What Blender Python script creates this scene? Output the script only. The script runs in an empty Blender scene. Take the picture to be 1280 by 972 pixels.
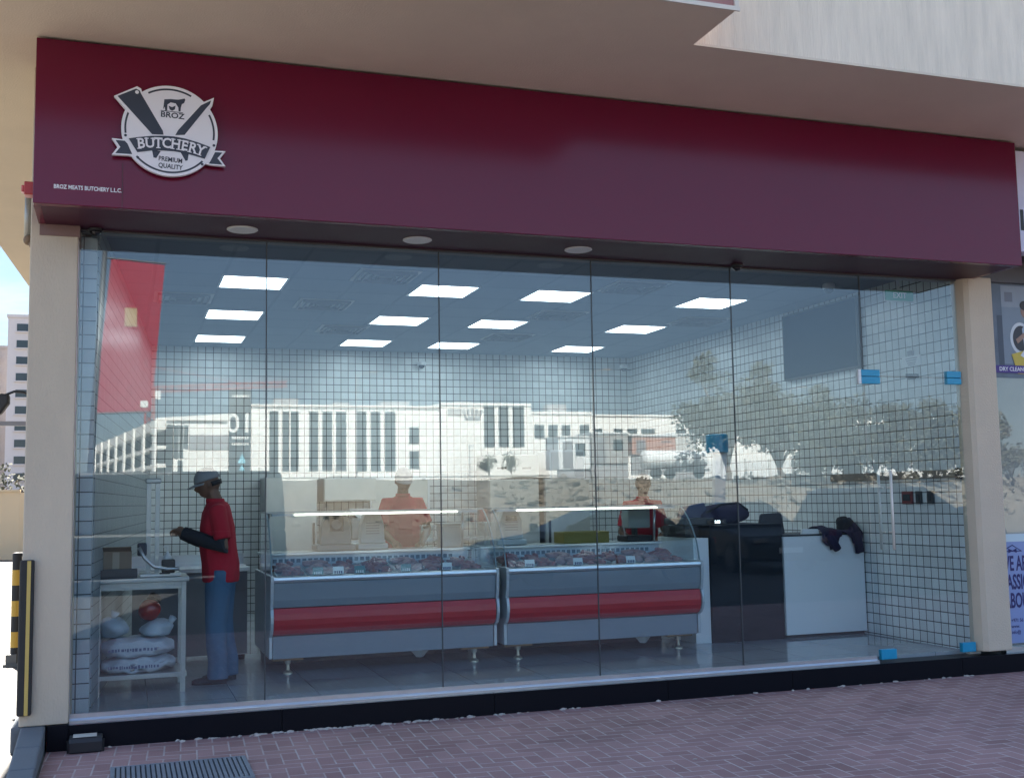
import bpy, bmesh, math, random
from mathutils import Vector, Matrix
random.seed(7)
sc = bpy.context.scene
COL = sc.collection
R = math.radians

# ------------------------------------------------------------------ materials
def nt(name):
    m = bpy.data.materials.new(name); m.use_nodes = True
    t = m.node_tree; t.nodes.clear()
    o = t.nodes.new('ShaderNodeOutputMaterial')
    return m, t, o
def N(t, kind, **kw):
    n = t.nodes.new(kind)
    for k, v in kw.items():
        if k.startswith('i_'):
            key = k[2:]
            key = int(key) if key.isdigit() else key.replace('_', ' ')
            n.inputs[key].default_value = v
        else: setattr(n, k, v)
    return n
def L(t, a, b): t.links.new(a, b)
def MATH(t, op, a, b=None, c=None):
    n = t.nodes.new('ShaderNodeMath'); n.operation = op
    for i, v in enumerate((a, b, c)):
        if v is None: continue
        if isinstance(v, (int, float)): n.inputs[i].default_value = v
        else: t.links.new(v, n.inputs[i])
    return n.outputs[0]
def rgba(c): return (c[0], c[1], c[2], 1.0)
def MIX(t, fac, a, b):
    n = t.nodes.new('ShaderNodeMix'); n.data_type = 'RGBA'
    for s, v in ((0, fac), (6, a), (7, b)):
        if isinstance(v, (int, float)): n.inputs[s].default_value = v
        elif isinstance(v, tuple): n.inputs[s].default_value = rgba(v)
        else: t.links.new(v, n.inputs[s])
    return n.outputs[2]
MATS = {}
def pm(name, col, rough=.5, metal=0., var=.12, vscale=3., stretch=(1, 1, 1), bump=0., bscale=60., spec=.5, coat=0., dirt=0., bstretch=None):
    """plain surface whose colour wanders a little and whose skin has a fine relief"""
    if name in MATS: return MATS[name]
    m, t, o = nt(name)
    p = N(t, 'ShaderNodeBsdfPrincipled'); L(t, p.outputs[0], o.inputs[0])
    tc = N(t, 'ShaderNodeNewGeometry')
    mp = N(t, 'ShaderNodeMapping'); mp.inputs['Scale'].default_value = stretch
    L(t, tc.outputs['Position'], mp.inputs[0])
    nz = N(t, 'ShaderNodeTexNoise', i_Scale=vscale, i_Detail=5., i_Roughness=.6); L(t, mp.outputs[0], nz.inputs[0])
    k = MATH(t, 'MULTIPLY_ADD', nz.outputs[0], 2 * var, 1 - var)
    vm = N(t, 'ShaderNodeVectorMath', operation='SCALE'); vm.inputs[0].default_value = col; L(t, k, vm.inputs['Scale'])
    c = vm.outputs[0]
    if dirt:
        n2 = N(t, 'ShaderNodeTexNoise', i_Scale=vscale * 2.7, i_Detail=8.); L(t, tc.outputs['Position'], n2.inputs[0])
        f = MATH(t, 'MULTIPLY', MATH(t, 'GREATER_THAN', n2.outputs[0], .62), dirt)
        c = MIX(t, f, c, tuple(x * .45 for x in col))
    L(t, c, p.inputs['Base Color'])
    r = MATH(t, 'MULTIPLY_ADD', nz.outputs[0], .3 * rough, rough * .85); L(t, r, p.inputs['Roughness'])
    p.inputs['Metallic'].default_value = metal; p.inputs['Specular IOR Level'].default_value = spec
    p.inputs['Coat Weight'].default_value = coat
    if bump:
        mb = N(t, 'ShaderNodeMapping'); mb.inputs['Scale'].default_value = bstretch or stretch; L(t, tc.outputs['Position'], mb.inputs[0])
        nb = N(t, 'ShaderNodeTexNoise', i_Scale=bscale, i_Detail=4.); L(t, mb.outputs[0], nb.inputs[0])
        b = N(t, 'ShaderNodeBump', i_Strength=bump, i_Distance=.01); L(t, nb.outputs[0], b.inputs['Height']); L(t, b.outputs[0], p.inputs['Normal'])
    MATS[name] = m
    return m
def emit(name, col, s):
    m, t, o = nt(name)
    e = N(t, 'ShaderNodeEmission', i_Strength=s); e.inputs[0].default_value = rgba(col)
    L(t, e.outputs[0], o.inputs[0]); MATS[name] = m; return m
def glass(name, tint, r0, rough=0.):
    """thin clear sheet: passes straight through, mirrors more towards grazing"""
    m, t, o = nt(name)
    g = N(t, 'ShaderNodeNewGeometry')
    d = N(t, 'ShaderNodeVectorMath', operation='DOT_PRODUCT'); L(t, g.outputs['Normal'], d.inputs[0]); L(t, g.outputs['Incoming'], d.inputs[1])
    k = MATH(t, 'SUBTRACT', 1., MATH(t, 'ABSOLUTE', d.outputs['Value'])); k.node.use_clamp = True
    f = MATH(t, 'MULTIPLY_ADD', MATH(t, 'POWER', k, 5.), 1 - r0, r0)
    tr = N(t, 'ShaderNodeBsdfTransparent'); tr.inputs[0].default_value = rgba(tint)
    gl = N(t, 'ShaderNodeBsdfGlossy', i_Roughness=rough); gl.inputs[0].default_value = (1, 1, 1, 1)
    mx = N(t, 'ShaderNodeMixShader'); L(t, f, mx.inputs[0]); L(t, tr.outputs[0], mx.inputs[1]); L(t, gl.outputs[0], mx.inputs[2])
    L(t, mx.outputs[0], o.inputs[0]); MATS[name] = m; return m
def grid_mat(name, axes, pitch, col, joint, w, rough, org=(0, 0), var=.06, bump=.4, coat=0.):
    """square tiles laid in a straight grid, w = joint width as a share of the pitch"""
    m, t, o = nt(name)
    p = N(t, 'ShaderNodeBsdfPrincipled', i_Roughness=rough); L(t, p.outputs[0], o.inputs[0]); p.inputs['Coat Weight'].default_value = coat
    g = N(t, 'ShaderNodeNewGeometry'); s = N(t, 'ShaderNodeSeparateXYZ'); L(t, g.outputs['Position'], s.inputs[0])
    es, ids = [], []
    for a, og in zip(axes, org):
        q = MATH(t, 'DIVIDE', MATH(t, 'SUBTRACT', s.outputs['XYZ'.index(a)], og), pitch)
        fr = MATH(t, 'FRACT', q); es.append(MATH(t, 'ABSOLUTE', MATH(t, 'SUBTRACT', fr, .5))); ids.append(MATH(t, 'FLOOR', q))
    e = MATH(t, 'MAXIMUM', es[0], es[1])
    jm = N(t, 'ShaderNodeMapRange'); jm.inputs[1].default_value = .5 - w; jm.inputs[2].default_value = .5 - w * .5; L(t, e, jm.inputs[0])
    cv = N(t, 'ShaderNodeCombineXYZ'); L(t, ids[0], cv.inputs[0]); L(t, ids[1], cv.inputs[1])
    wn = N(t, 'ShaderNodeTexWhiteNoise', noise_dimensions='3D'); L(t, cv.outputs[0], wn.inputs[0])
    vm = N(t, 'ShaderNodeVectorMath', operation='SCALE'); vm.inputs[0].default_value = col
    L(t, MATH(t, 'MULTIPLY_ADD', wn.outputs[0], 2 * var, 1 - var), vm.inputs['Scale'])
    L(t, MIX(t, jm.outputs[0], vm.outputs[0], joint), p.inputs['Base Color'])
    b = N(t, 'ShaderNodeBump', i_Strength=bump, i_Distance=.003, invert=True); L(t, jm.outputs[0], b.inputs['Height']); L(t, b.outputs[0], p.inputs['Normal'])
    MATS[name] = m; return m
def herringbone(name, col, col2, joint, bw, rot=0.):
    """concrete block paving, blocks 1 x 2 laid in a right-angle herringbone"""
    m, t, o = nt(name)
    p = N(t, 'ShaderNodeBsdfPrincipled'); L(t, p.outputs[0], o.inputs[0])
    g = N(t, 'ShaderNodeNewGeometry'); mp = N(t, 'ShaderNodeMapping'); mp.inputs['Rotation'].default_value[2] = rot
    mp.inputs['Scale'].default_value = (1 / bw, 1 / bw, 1); L(t, g.outputs['Position'], mp.inputs[0])
    s = N(t, 'ShaderNodeSeparateXYZ'); L(t, mp.outputs[0], s.inputs[0])
    X, Y = s.outputs[0], s.outputs[1]
    i, j, fx, fy = MATH(t, 'FLOOR', X), MATH(t, 'FLOOR', Y), MATH(t, 'FRACT', X), MATH(t, 'FRACT', Y)
    k = MATH(t, 'FLOORED_MODULO', MATH(t, 'SUBTRACT', i, j), 4.)
    def eq(v): return MATH(t, 'COMPARE', k, float(v), .1)
    k0, k1, k2, k3 = eq(0), eq(1), eq(2), eq(3)
    ox, oy = MATH(t, 'SUBTRACT', 1., fx), MATH(t, 'SUBTRACT', 1., fy)
    # distance to each side, sides inside a block are switched off
    dl = MATH(t, 'ADD', fx, k1); dr = MATH(t, 'ADD', ox, k0); db = MATH(t, 'ADD', fy, k2); dt = MATH(t, 'ADD', oy, k3)
    d = MATH(t, 'MINIMUM', MATH(t, 'MINIMUM', dl, dr), MATH(t, 'MINIMUM', db, dt))
    wob = N(t, 'ShaderNodeTexNoise', i_Scale=40., i_Detail=3.); L(t, g.outputs['Position'], wob.inputs[0])
    d = MATH(t, 'ADD', d, MATH(t, 'MULTIPLY_ADD', wob.outputs[0], .05, -.025))
    jm = N(t, 'ShaderNodeMapRange'); jm.inputs[1].default_value = .075; jm.inputs[2].default_value = .025; L(t, d, jm.inputs[0])
    cv = N(t, 'ShaderNodeCombineXYZ'); L(t, MATH(t, 'SUBTRACT', i, k1), cv.inputs[0]); L(t, MATH(t, 'SUBTRACT', j, k2), cv.inputs[1])
    wn = N(t, 'ShaderNodeTexWhiteNoise', noise_dimensions='2D'); L(t, cv.outputs[0], wn.inputs[0])
    n1 = N(t, 'ShaderNodeTexNoise', i_Scale=1.1, i_Detail=6.); L(t, g.outputs['Position'], n1.inputs[0])
    n2 = N(t, 'ShaderNodeTexNoise', i_Scale=120., i_Detail=3.); L(t, g.outputs['Position'], n2.inputs[0])
    c = MIX(t, wn.outputs[0], col, col2)
    gr = MATH(t, 'ADD', MATH(t, 'MULTIPLY_ADD', n1.outputs[0], 1.0, .22), MATH(t, 'MULTIPLY_ADD', n2.outputs[0], .55, .0))
    vm = N(t, 'ShaderNodeVectorMath', operation='SCALE'); L(t, c, vm.inputs[0]); L(t, gr, vm.inputs['Scale'])
    n3 = N(t, 'ShaderNodeTexNoise', i_Scale=5., i_Detail=7.); L(t, g.outputs['Position'], n3.inputs[0])
    ja = MATH(t, 'MULTIPLY', jm.outputs[0], MATH(t, 'MULTIPLY_ADD', n3.outputs[0], 1.6, -.15)); ja.node.use_clamp = True
    L(t, MIX(t, ja, vm.outputs[0], joint), p.inputs['Base Color'])
    p.inputs['Roughness'].default_value = .72
    h = MATH(t, 'SUBTRACT', MATH(t, 'MULTIPLY', n2.outputs[0], .35), MATH(t, 'MULTIPLY', jm.outputs[0], .8))
    b = N(t, 'ShaderNodeBump', i_Strength=.55, i_Distance=.006); L(t, h, b.inputs['Height']); L(t, b.outputs[0], p.inputs['Normal'])
    MATS[name] = m; return m

stucco = pm('beige_stucco', (.52, .445, .35), .85, var=.16, vscale=2.2, bump=.5, bscale=70, stretch=(1, 1, .45))  # beige wall render, its own base colour with random variation
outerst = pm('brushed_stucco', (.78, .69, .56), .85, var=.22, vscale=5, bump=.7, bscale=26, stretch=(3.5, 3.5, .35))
soffm = pm('soffit_paint', (.71, .62, .50), .9, var=.12, vscale=1.2, bump=.3, bscale=80)
bayred = pm('faded_red_paint', (.36, .17, .16), .8, var=.1, bump=.2)
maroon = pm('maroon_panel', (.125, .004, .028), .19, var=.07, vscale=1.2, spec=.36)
granite = pm('black_granite', (.005, .006, .010), .30, var=.5, vscale=140, spec=.15)
alu = pm('aluminium', (.62, .65, .68), .3, 1., var=.08, vscale=8)
steel = pm('stainless_steel', (.52, .54, .55), .32, 1., var=.15, vscale=6, stretch=(.2, 4, 4), bump=.08, bscale=40, bstretch=(1, 30, 30))
steelv = pm('stainless_brushed_panel', (.55, .54, .50), .38, .9, var=.2, vscale=3, bump=.06, bscale=20)
greyp = pm('grey_panel', (.22, .255, .29), .45, var=.05, vscale=2)
redp = pm('red_panel', (.50, .016, .024), .34, var=.06, vscale=2)
whitep = pm('white_laminate', (.74, .76, .77), .35, var=.03)
blackp = pm('black_laminate', (.008, .012, .018), .55, var=.3, vscale=4, spec=.2)
blackpl = pm('black_plastic', (.015, .015, .018), .45, var=.2)
rubber = pm('black_rubber', (.02, .02, .02), .7, var=.2)
yellow = pm('yellow_paint', (.55, .32, .04), .5, var=.15)
wood = pm('raw_timber', (.36, .22, .11), .8, var=.3, vscale=9, stretch=(.4, 4, 4))
bluefilm = pm('blue_film', (.01, .30, .50), .3, var=.12, vscale=14)
seal = pm('silicone_joint', (.05, .06, .065), .5)
whitecard = pm('white_card', (.8, .8, .78), .6, var=.03)
shopglass = glass('shop_glass', (.915, .965, .975), .057)
caseglass = glass('case_glass', (.95, .98, .98), .035)
bldglass = pm('dark_window_glass', (.03, .04, .045), .12, var=.4, vscale=.4)
bldwhite = pm('white_render', (.86, .85, .82), .8, var=.05, vscale=.2)
bldgrey = pm('grey_cladding', (.30, .30, .31), .7, var=.08, vscale=.3)
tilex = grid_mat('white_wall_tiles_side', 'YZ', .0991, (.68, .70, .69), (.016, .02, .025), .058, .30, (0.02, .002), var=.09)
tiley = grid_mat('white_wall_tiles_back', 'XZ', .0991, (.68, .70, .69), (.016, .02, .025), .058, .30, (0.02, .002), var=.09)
tilel = grid_mat('dimmed_wall_tiles_left', 'YZ', .0991, (.27, .31, .33), (.02, .025, .03), .05, .35, (0.02, .002), var=.09)  # left wall tiles, dimness of that side put into a darker tile colour
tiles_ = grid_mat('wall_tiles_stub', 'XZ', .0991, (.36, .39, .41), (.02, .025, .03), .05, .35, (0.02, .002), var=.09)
floort = grid_mat('glossy_floor_tiles', 'XY', .6, (.32, .35, .37), (.12, .13, .14), .006, .06, (.2, .35), var=.05, bump=.1)
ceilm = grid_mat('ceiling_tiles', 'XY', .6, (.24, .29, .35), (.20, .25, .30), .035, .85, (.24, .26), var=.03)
paver = herringbone('maroon_paver', (.31, .175, .170), (.41, .25, .24), (.60, .53, .51), .102, R(3))
yardp = herringbone('pale_paver', (.070, .063, .055), (.088, .080, .070), (.04, .037, .033), .11, 0)
asphalt = pm('asphalt', (.05, .05, .052), .85, var=.25, vscale=1.5, bump=.4, bscale=90)
sand = pm('sandy_soil', (.155, .133, .104), .95, var=.6, vscale=.9, bump=.8, bscale=3, dirt=.35)
rockm = pm('rubble_stone', (.165, .143, .115), .9, var=.5, vscale=2.5, bump=.5, bscale=8)
kerbm = pm('kerb_concrete', (.13, .145, .16), .85, var=.2, vscale=6, bump=.4, bscale=90)
navy = pm('navy_vinyl', (.018, .028, .05), .4, var=.1)
offw = pm('badge_white', (.74, .74, .80), .4, var=.02)
lamp_w = emit('panel_light', (.82, .94, 1.0), 1.4)
led_w = emit('case_led', (1., .94, .78), 1.1)
leafm = pm('dusty_leaves', (.075, .074, .044), .75, var=.45, vscale=1.3)
barkm = pm('bark', (.14, .10, .07), .9, var=.3, vscale=5)
skin = pm('skin_brown', (.17, .085, .05), .5, var=.08, vscale=12)
redcloth = pm('red_polo_cloth', (.42, .010, .026), .85, var=.1, vscale=6, bump=.3, bscale=300)
denim = pm('blue_denim', (.065, .135, .22), .9, var=.25, vscale=5, bump=.3, bscale=400)
darkcloth = pm('dark_cloth', (.02, .02, .025), .85, var=.15)
capm = pm('grey_cap_cloth', (.27, .27, .27), .85, var=.08)
navycloth = pm('navy_fleece', (.022, .016, .045), .95, var=.35, vscale=14, bump=.5, bscale=160)
meatm = pm('red_meat', (.26, .055, .05), .4, var=.55, vscale=26, bump=.4, bscale=40)
meatm2 = pm('pale_meat', (.38, .20, .19), .4, var=.45, vscale=22, bump=.4, bscale=40)

# ------------------------------------------------------------------ geometry
class B:
    def __init__(s): s.b = bmesh.new()
    def box(s, x0, x1, y0, y1, z0, z1, taper=None):
        v = [s.b.verts.new((x, y, z)) for z in (z0, z1) for y in (y0, y1) for x in (x0, x1)]
        if taper:
            cx, cy = (x0 + x1) / 2, (y0 + y1) / 2
            for q in v[4:]: q.co.x = cx + (q.co.x - cx) * taper[0]; q.co.y = cy + (q.co.y - cy) * taper[1]
        for f in ((0, 2, 3, 1), (4, 5, 7, 6), (0, 1, 5, 4), (2, 6, 7, 3), (0, 4, 6, 2), (1, 3, 7, 5)):
            s.b.faces.new([v[i] for i in f])
        return s
    def prism(s, pts, axis, a, b):
        """closed outline extruded along an axis: x -> pts are (y,z); y -> (x,z); z -> (x,y)"""
        def P(p, q): return {'x': (q, p[0], p[1]), 'y': (p[0], q, p[1]), 'z': (p[0], p[1], q)}[axis]
        lo = [s.b.verts.new(P(p, a)) for p in pts]; hi = [s.b.verts.new(P(p, b)) for p in pts]
        n = len(pts)
        s.b.faces.new(lo); s.b.faces.new(hi[::-1])
        for i in range(n): s.b.faces.new((lo[i], hi[i], hi[(i + 1) % n], lo[(i + 1) % n]))
        return s
    def sheet(s, pts, axis, a, b, th):
        """open outline with thickness th, extruded (bent panels)"""
        n = len(pts); off = []
        for i in range(n):
            p0, p1 = Vector(pts[max(i - 1, 0)]), Vector(pts[min(i + 1, n - 1)])
            d = (p1 - p0).normalized(); off.append((pts[i][0] + d.y * th, pts[i][1] - d.x * th))
        return s.prism(list(pts) + off[::-1], axis, a, b)
    def tube(s, pts, r, seg=10, caps=True):
        pts = [Vector(p) for p in pts]; n = len(pts)
        rr = r if isinstance(r, (list, tuple)) else [r] * n
        rings = []; up = None
        for i, p in enumerate(pts):
            d = (pts[min(i + 1, n - 1)] - pts[max(i - 1, 0)]).normalized()
            if up is None: up = Vector((0, 0, 1)) if abs(d.z) < .9 else Vector((1, 0, 0))
            a = d.cross(up).normalized(); c = a.cross(d).normalized(); up = c
            rings.append([s.b.verts.new(p + (a * math.cos(2 * math.pi * k / seg) + c * math.sin(2 * math.pi * k / seg)) * rr[i]) for k in range(seg)])
        for q in range(n - 1):
            for k in range(seg): s.b.faces.new((rings[q][k], rings[q][(k + 1) % seg], rings[q + 1][(k + 1) % seg], rings[q + 1][k]))
        if caps: s.b.faces.new(rings[0][::-1]); s.b.faces.new(rings[-1])
        return s
    def lathe(s, prof, c=(0, 0, 0), seg=24, axis='z'):
        rings = []
        for r_, h in prof:
            ring = []
            for k in range(seg):
                a = 2 * math.pi * k / seg; u, v = r_ * math.cos(a), r_ * math.sin(a)
                co = {'z': (u, v, h), 'y': (u, h, v), 'x': (h, u, v)}[axis]
                ring.append(s.b.verts.new((c[0] + co[0], c[1] + co[1], c[2] + co[2])))
            rings.append(ring)
        for q in range(len(rings) - 1):
            for k in range(seg): s.b.faces.new((rings[q][k], rings[q][(k + 1) % seg], rings[q + 1][(k + 1) % seg], rings[q + 1][k]))
        s.b.faces.new(rings[0][::-1]); s.b.faces.new(rings[-1])
        return s
    def blob(s, c, r, sub=2, rough=.0, seed=0, rot=0.):
        g = random.Random(seed); r = r if isinstance(r, (tuple, list)) else (r, r, r)
        k = bmesh.ops.create_icosphere(s.b, subdivisions=sub, radius=1.)
        ph = [g.uniform(0, 6.3) for _ in range(6)]; ca, sa = math.cos(rot), math.sin(rot)
        for v in k['verts']:
            n = v.co.copy()
            w = 1 + rough * (math.sin(3 * n.x + ph[0]) * math.sin(3 * n.y + ph[1]) + math.sin(4 * n.z + ph[2] + 2 * n.x) * .7 + .5 * math.sin(7 * n.y + ph[3]) * math.sin(6 * n.x + ph[4]))
            x, y = n.x * r[0] * w, n.y * r[1] * w
            v.co = Vector((c[0] + x * ca - y * sa, c[1] + x * sa + y * ca, c[2] + n.z * r[2] * w))
        return s
    def disc_plate(s, pts, y0, y1):
        return s.prism(pts, 'y', y0, y1)
def origin_of(o):
    v = Vector(o.location)
    while o.parent: o = o.parent; v += o.location
    return v
def obj(name, b, m, parent=None, loc=None, bevel=0., smooth=False, fix=True):
    """link what b holds (world metres) as ONE mesh object"""
    bm = b.b
    if fix: bmesh.ops.recalc_face_normals(bm, faces=bm.faces[:])
    if parent is not None: off = origin_of(parent)
    elif loc is not None: off = Vector(loc)
    else:
        xs = [v.co for v in bm.verts]
        off = Vector(((min(v.x for v in xs) + max(v.x for v in xs)) / 2, (min(v.y for v in xs) + max(v.y for v in xs)) / 2, min(v.z for v in xs)))
    for v in bm.verts: v.co -= off
    me = bpy.data.meshes.new(name); bm.to_mesh(me); bm.free()
    if smooth: me.polygons.foreach_set('use_smooth', [True] * len(me.polygons))
    o = bpy.data.objects.new(name, me); COL.objects.link(o)
    for q in (m if isinstance(m, (list, tuple)) else [m]): me.materials.append(q)
    if parent is not None: o.parent = parent
    else: o.location = off
    if bevel:
        q = o.modifiers.new('edge', 'BEVEL'); q.width = bevel; q.segments = 2; q.limit_method = 'ANGLE'; q.angle_limit = R(40)
    return o
def tag(o, label, cat, group=None, kind=None):
    if label: o['label'] = label
    if cat: o['category'] = cat
    if group: o['group'] = group
    if kind: o['kind'] = kind
    return o
def thing(name, label, cat, loc, group=None):
    o = bpy.data.objects.new(name, None); COL.objects.link(o); o.location = loc; o.empty_display_size = .1
    return tag(o, label, cat, group)
def dup(o, loc, label, group=None, rz=None):
    def rec(a, par):
        c = a.copy(); COL.objects.link(c); c.parent = par
        for ch in [q for q in bpy.data.objects if q.parent == a]: rec(ch, c)
        return c
    c = rec(o, None); c.location = loc
    if rz is not None: c.rotation_euler.z = rz
    c['label'] = label
    if group: c['group'] = group
    return c
def bx(*a): return B().box(*a)
def text_bm(s, size, x, y, z, align='CENTER', face=-1, ext=.002, bold=0., sx=1., rotz=0., lean=0.):
    """lettering as raised solid shapes standing on a wall; face=-1 is read looking along +y"""
    cu = bpy.data.curves.new('t', 'FONT'); cu.body = s; cu.size = size; cu.align_x = align; cu.align_y = 'CENTER'; cu.extrude = ext; cu.offset = bold
    cu.resolution_u = 3
    o = bpy.data.objects.new('t', cu); COL.objects.link(o)
    bpy.context.view_layer.update()
    dg = bpy.context.evaluated_depsgraph_get()
    me = bpy.data.meshes.new_from_object(o.evaluated_get(dg))
    M = Matrix.Translation((x, y, z)) @ Matrix.Rotation(0 if face == -1 else math.pi, 4, 'Z') @ Matrix.Rotation(R(90), 4, 'X') @ Matrix.Rotation(rotz, 4, 'Z') @ Matrix.Diagonal((sx, 1, 1, 1))
    me.transform(M)
    bpy.data.objects.remove(o); bpy.data.curves.remove(cu)
    b = B(); b.b.from_mesh(me); bpy.data.meshes.remove(me)
    return b
def merge(b, c):
    me = bpy.data.meshes.new('x'); c.b.to_mesh(me); c.b.free(); b.b.from_mesh(me); bpy.data.meshes.remove(me); return b
# ------------------------------------------------------------------ world, sun, camera
SUN_EL, SUN_AZ = 52., -14.          # the sun stands behind the shop, a little to the left
w = bpy.data.worlds.new('World'); sc.world = w; w.use_nodes = True
t = w.node_tree; t.nodes.clear()
wo = t.nodes.new('ShaderNodeOutputWorld'); bg = t.nodes.new('ShaderNodeBackground'); L(t, bg.outputs[0], wo.inputs[0])
sky = N(t, 'ShaderNodeTexSky', sky_type='NISHITA'); sky.sun_disc = False
sky.sun_elevation = R(SUN_EL); sky.sun_rotation = R(SUN_AZ); sky.dust_density = .3; sky.air_density = 1.0; sky.ozone_density = 2.5
hs = N(t, 'ShaderNodeHueSaturation', i_Saturation=.92); L(t, sky.outputs[0], hs.inputs['Color'])
tc = N(t, 'ShaderNodeTexCoord'); sp = N(t, 'ShaderNodeSeparateXYZ'); L(t, tc.outputs['Generated'], sp.inputs[0])
zz = MATH(t, 'ADD', MATH(t, 'MAXIMUM', sp.outputs[2], 0.), .12)
cb = N(t, 'ShaderNodeCombineXYZ'); L(t, MATH(t, 'DIVIDE', sp.outputs[0], zz), cb.inputs[0]); L(t, MATH(t, 'DIVIDE', sp.outputs[1], zz), cb.inputs[1]); cb.inputs[2].default_value = 3.1
cn = N(t, 'ShaderNodeTexNoise', i_Scale=.9, i_Detail=9., i_Roughness=.58, i_Distortion=.4); L(t, cb.outputs[0], cn.inputs[0])
cr = N(t, 'ShaderNodeMapRange'); cr.inputs[1].default_value = .50; cr.inputs[2].default_value = .72; cr.inputs[4].default_value = .85; L(t, cn.outputs[0], cr.inputs[0])
toward = N(t, 'ShaderNodeMapRange'); toward.inputs[1].default_value = -.6; toward.inputs[2].default_value = .8; toward.inputs[3].default_value = .12; toward.inputs[4].default_value = 1.; L(t, sp.outputs[1], toward.inputs[0])
ex = N(t, 'ShaderNodeMapRange'); ex.inputs[1].default_value = .1; ex.inputs[2].default_value = .75; ex.inputs[4].default_value = .9; L(t, sp.outputs[1], ex.inputs[0])
hz1 = N(t, 'ShaderNodeMapRange'); hz1.inputs[1].default_value = 0.; hz1.inputs[2].default_value = -.5; hz1.inputs[4].default_value = .62; L(t, sp.outputs[1], hz1.inputs[0])
hz2 = N(t, 'ShaderNodeMapRange'); hz2.inputs[1].default_value = .15; hz2.inputs[2].default_value = .6; hz2.inputs[3].default_value = 1.; hz2.inputs[4].default_value = 0.; L(t, sp.outputs[2], hz2.inputs[0])
clear = MIX(t, MATH(t, 'MULTIPLY', hz1.outputs[0], hz2.outputs[0]), hs.outputs[0], (.75, 1.35, 2.3))
cc = MIX(t, cr.outputs[0], (1.35, 1.95, 2.5), (2.7, 2.85, 3.0))
L(t, MIX(t, MATH(t, 'MAXIMUM', MATH(t, 'MULTIPLY', cr.outputs[0], toward.outputs[0]), ex.outputs[0]), clear, cc), bg.inputs[0])
bg.inputs[1].default_value = .060
sl = bpy.data.lights.new('sun', 'SUN'); sl.energy = 5.0; sl.angle = R(.5); sl.color = (1., .95, .87)
so = bpy.data.objects.new('sun', sl); COL.objects.link(so)
d = Vector((math.sin(R(SUN_AZ)) * math.cos(R(SUN_EL)), math.cos(R(SUN_AZ)) * math.cos(R(SUN_EL)), math.sin(R(SUN_EL))))
so.rotation_euler = d.to_track_quat('Z', 'Y').to_euler(); so.location = (0, 20, 40)

cam = bpy.data.cameras.new('camera'); co = bpy.data.objects.new('camera', cam); COL.objects.link(co); sc.camera = co
cam.sensor_fit = 'HORIZONTAL'; cam.sensor_width = 36.; cam.lens = 36. * 1411.675 / 1280.; cam.clip_start = .05; cam.clip_end = 4000.
yaw, pit, rol = .33285998, .09734157, -.01711996
f = Vector((math.sin(yaw) * math.cos(pit), math.cos(yaw) * math.cos(pit), math.sin(pit))); r_ = Vector((math.cos(yaw), -math.sin(yaw), 0)); u_ = r_.cross(f)
X = r_ * math.cos(rol) + u_ * math.sin(rol); Y = -r_ * math.sin(rol) + u_ * math.cos(rol)
co.matrix_world = Matrix(((X.x, Y.x, -f.x, 0), (X.y, Y.y, -f.y, -8.24944), (X.z, Y.z, -f.z, 1.587245), (0, 0, 0, 1)))
sc.view_settings.view_transform = 'Standard'; sc.view_settings.look = 'None'; sc.view_settings.gamma = 1.; sc.view_settings.exposure = 2.8
try: sc.view_settings.use_curve_mapping = False
except Exception: pass
c_ = sc.cycles; c_.max_bounces = 10; c_.transparent_max_bounces = 24; c_.glossy_bounces = 6; c_.diffuse_bounces = 4; c_.use_denoising = True
c_.sample_clamp_indirect = 6.; c_.caustics_reflective = False; c_.caustics_refractive = False
sc.render.film_transparent = False

# ------------------------------------------------------------------ ground
def struct(name, b, m, **k):
    o = obj(name, b, m, loc=(0, 0, 0), **k); o['kind'] = 'structure'; return o
struct('ground', bx(-1500, 1500, -1500, 1500, -.3, -.008), sand)
def sheet(x0, x1, y0, y1, z):
    b = B(); v = [b.b.verts.new(p) for p in ((x0, y0, z), (x1, y0, z), (x1, y1, z), (x0, y1, z))]; b.b.faces.new(v); return b
struct('pavement', sheet(-.44, 40, -6.4, .4, 0), paver)
struct('yard', sheet(-30, -.44, -6.4, 34, 0), yardp)
struct('parking', sheet(-80, 140, -15.5, -6.4, -.004), asphalt)
struct('road', sheet(-80, 140, -27, -15.5, .0), asphalt)
for x in (-60, -48, -36, -24, -12, 0, 12, 24, 36, 48, 60, 72, 84):
    pass
mk = B()
for k in range(-7, 14):
    q = sheet(k * 9, k * 9 + 3, -21.3, -21.15, .004); mk = merge(mk, q)
struct('road_marking', mk, pm('road_paint', (.7, .7, .68), .7))
kb = B()
for k in range(-40, 80): kb.box(k * 1. + .01, k * 1. + .99, -15.62, -15.48, -.02, .12)
struct('kerb', kb, kerbm, bevel=.015)
# the stones at the corner of the shop
ks = B()
for k, (y0, y1) in enumerate(((-1.36, -.945), (-.94, -.525), (-.52, -.10))):
    hz = lambda y: .035 + (y + 1.36) * .105
    ks.prism([(y0, 0), (y1, 0), (y1, hz(y1)), (y0, hz(y0))], 'x', -.60, -.45)
ks.box(-.66, -.45, -.09, 1.2, 0, .17)
db = B(); rr = random.Random(21)
for k in range(150):
    x = rr.gauss(1.5, .55) if k % 3 else rr.uniform(-.3, 7); r0 = rr.choice((.006, .008, .011, .016)); db.blob((x, -.098 - abs(rr.gauss(0, .016)), r0 * .3), (r0 * rr.uniform(1, 2.2), r0, r0 * .6), 1, .2, k)
for k in range(26):
    x, y = rr.uniform(.5, 8), rr.uniform(-2.6, -.25); r0 = rr.choice((.005, .007, .010)); db.blob((x, y, r0 * .2), (r0 * 1.6, r0, r0 * .35), 1, .2, k, rr.uniform(0, 3))
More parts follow.
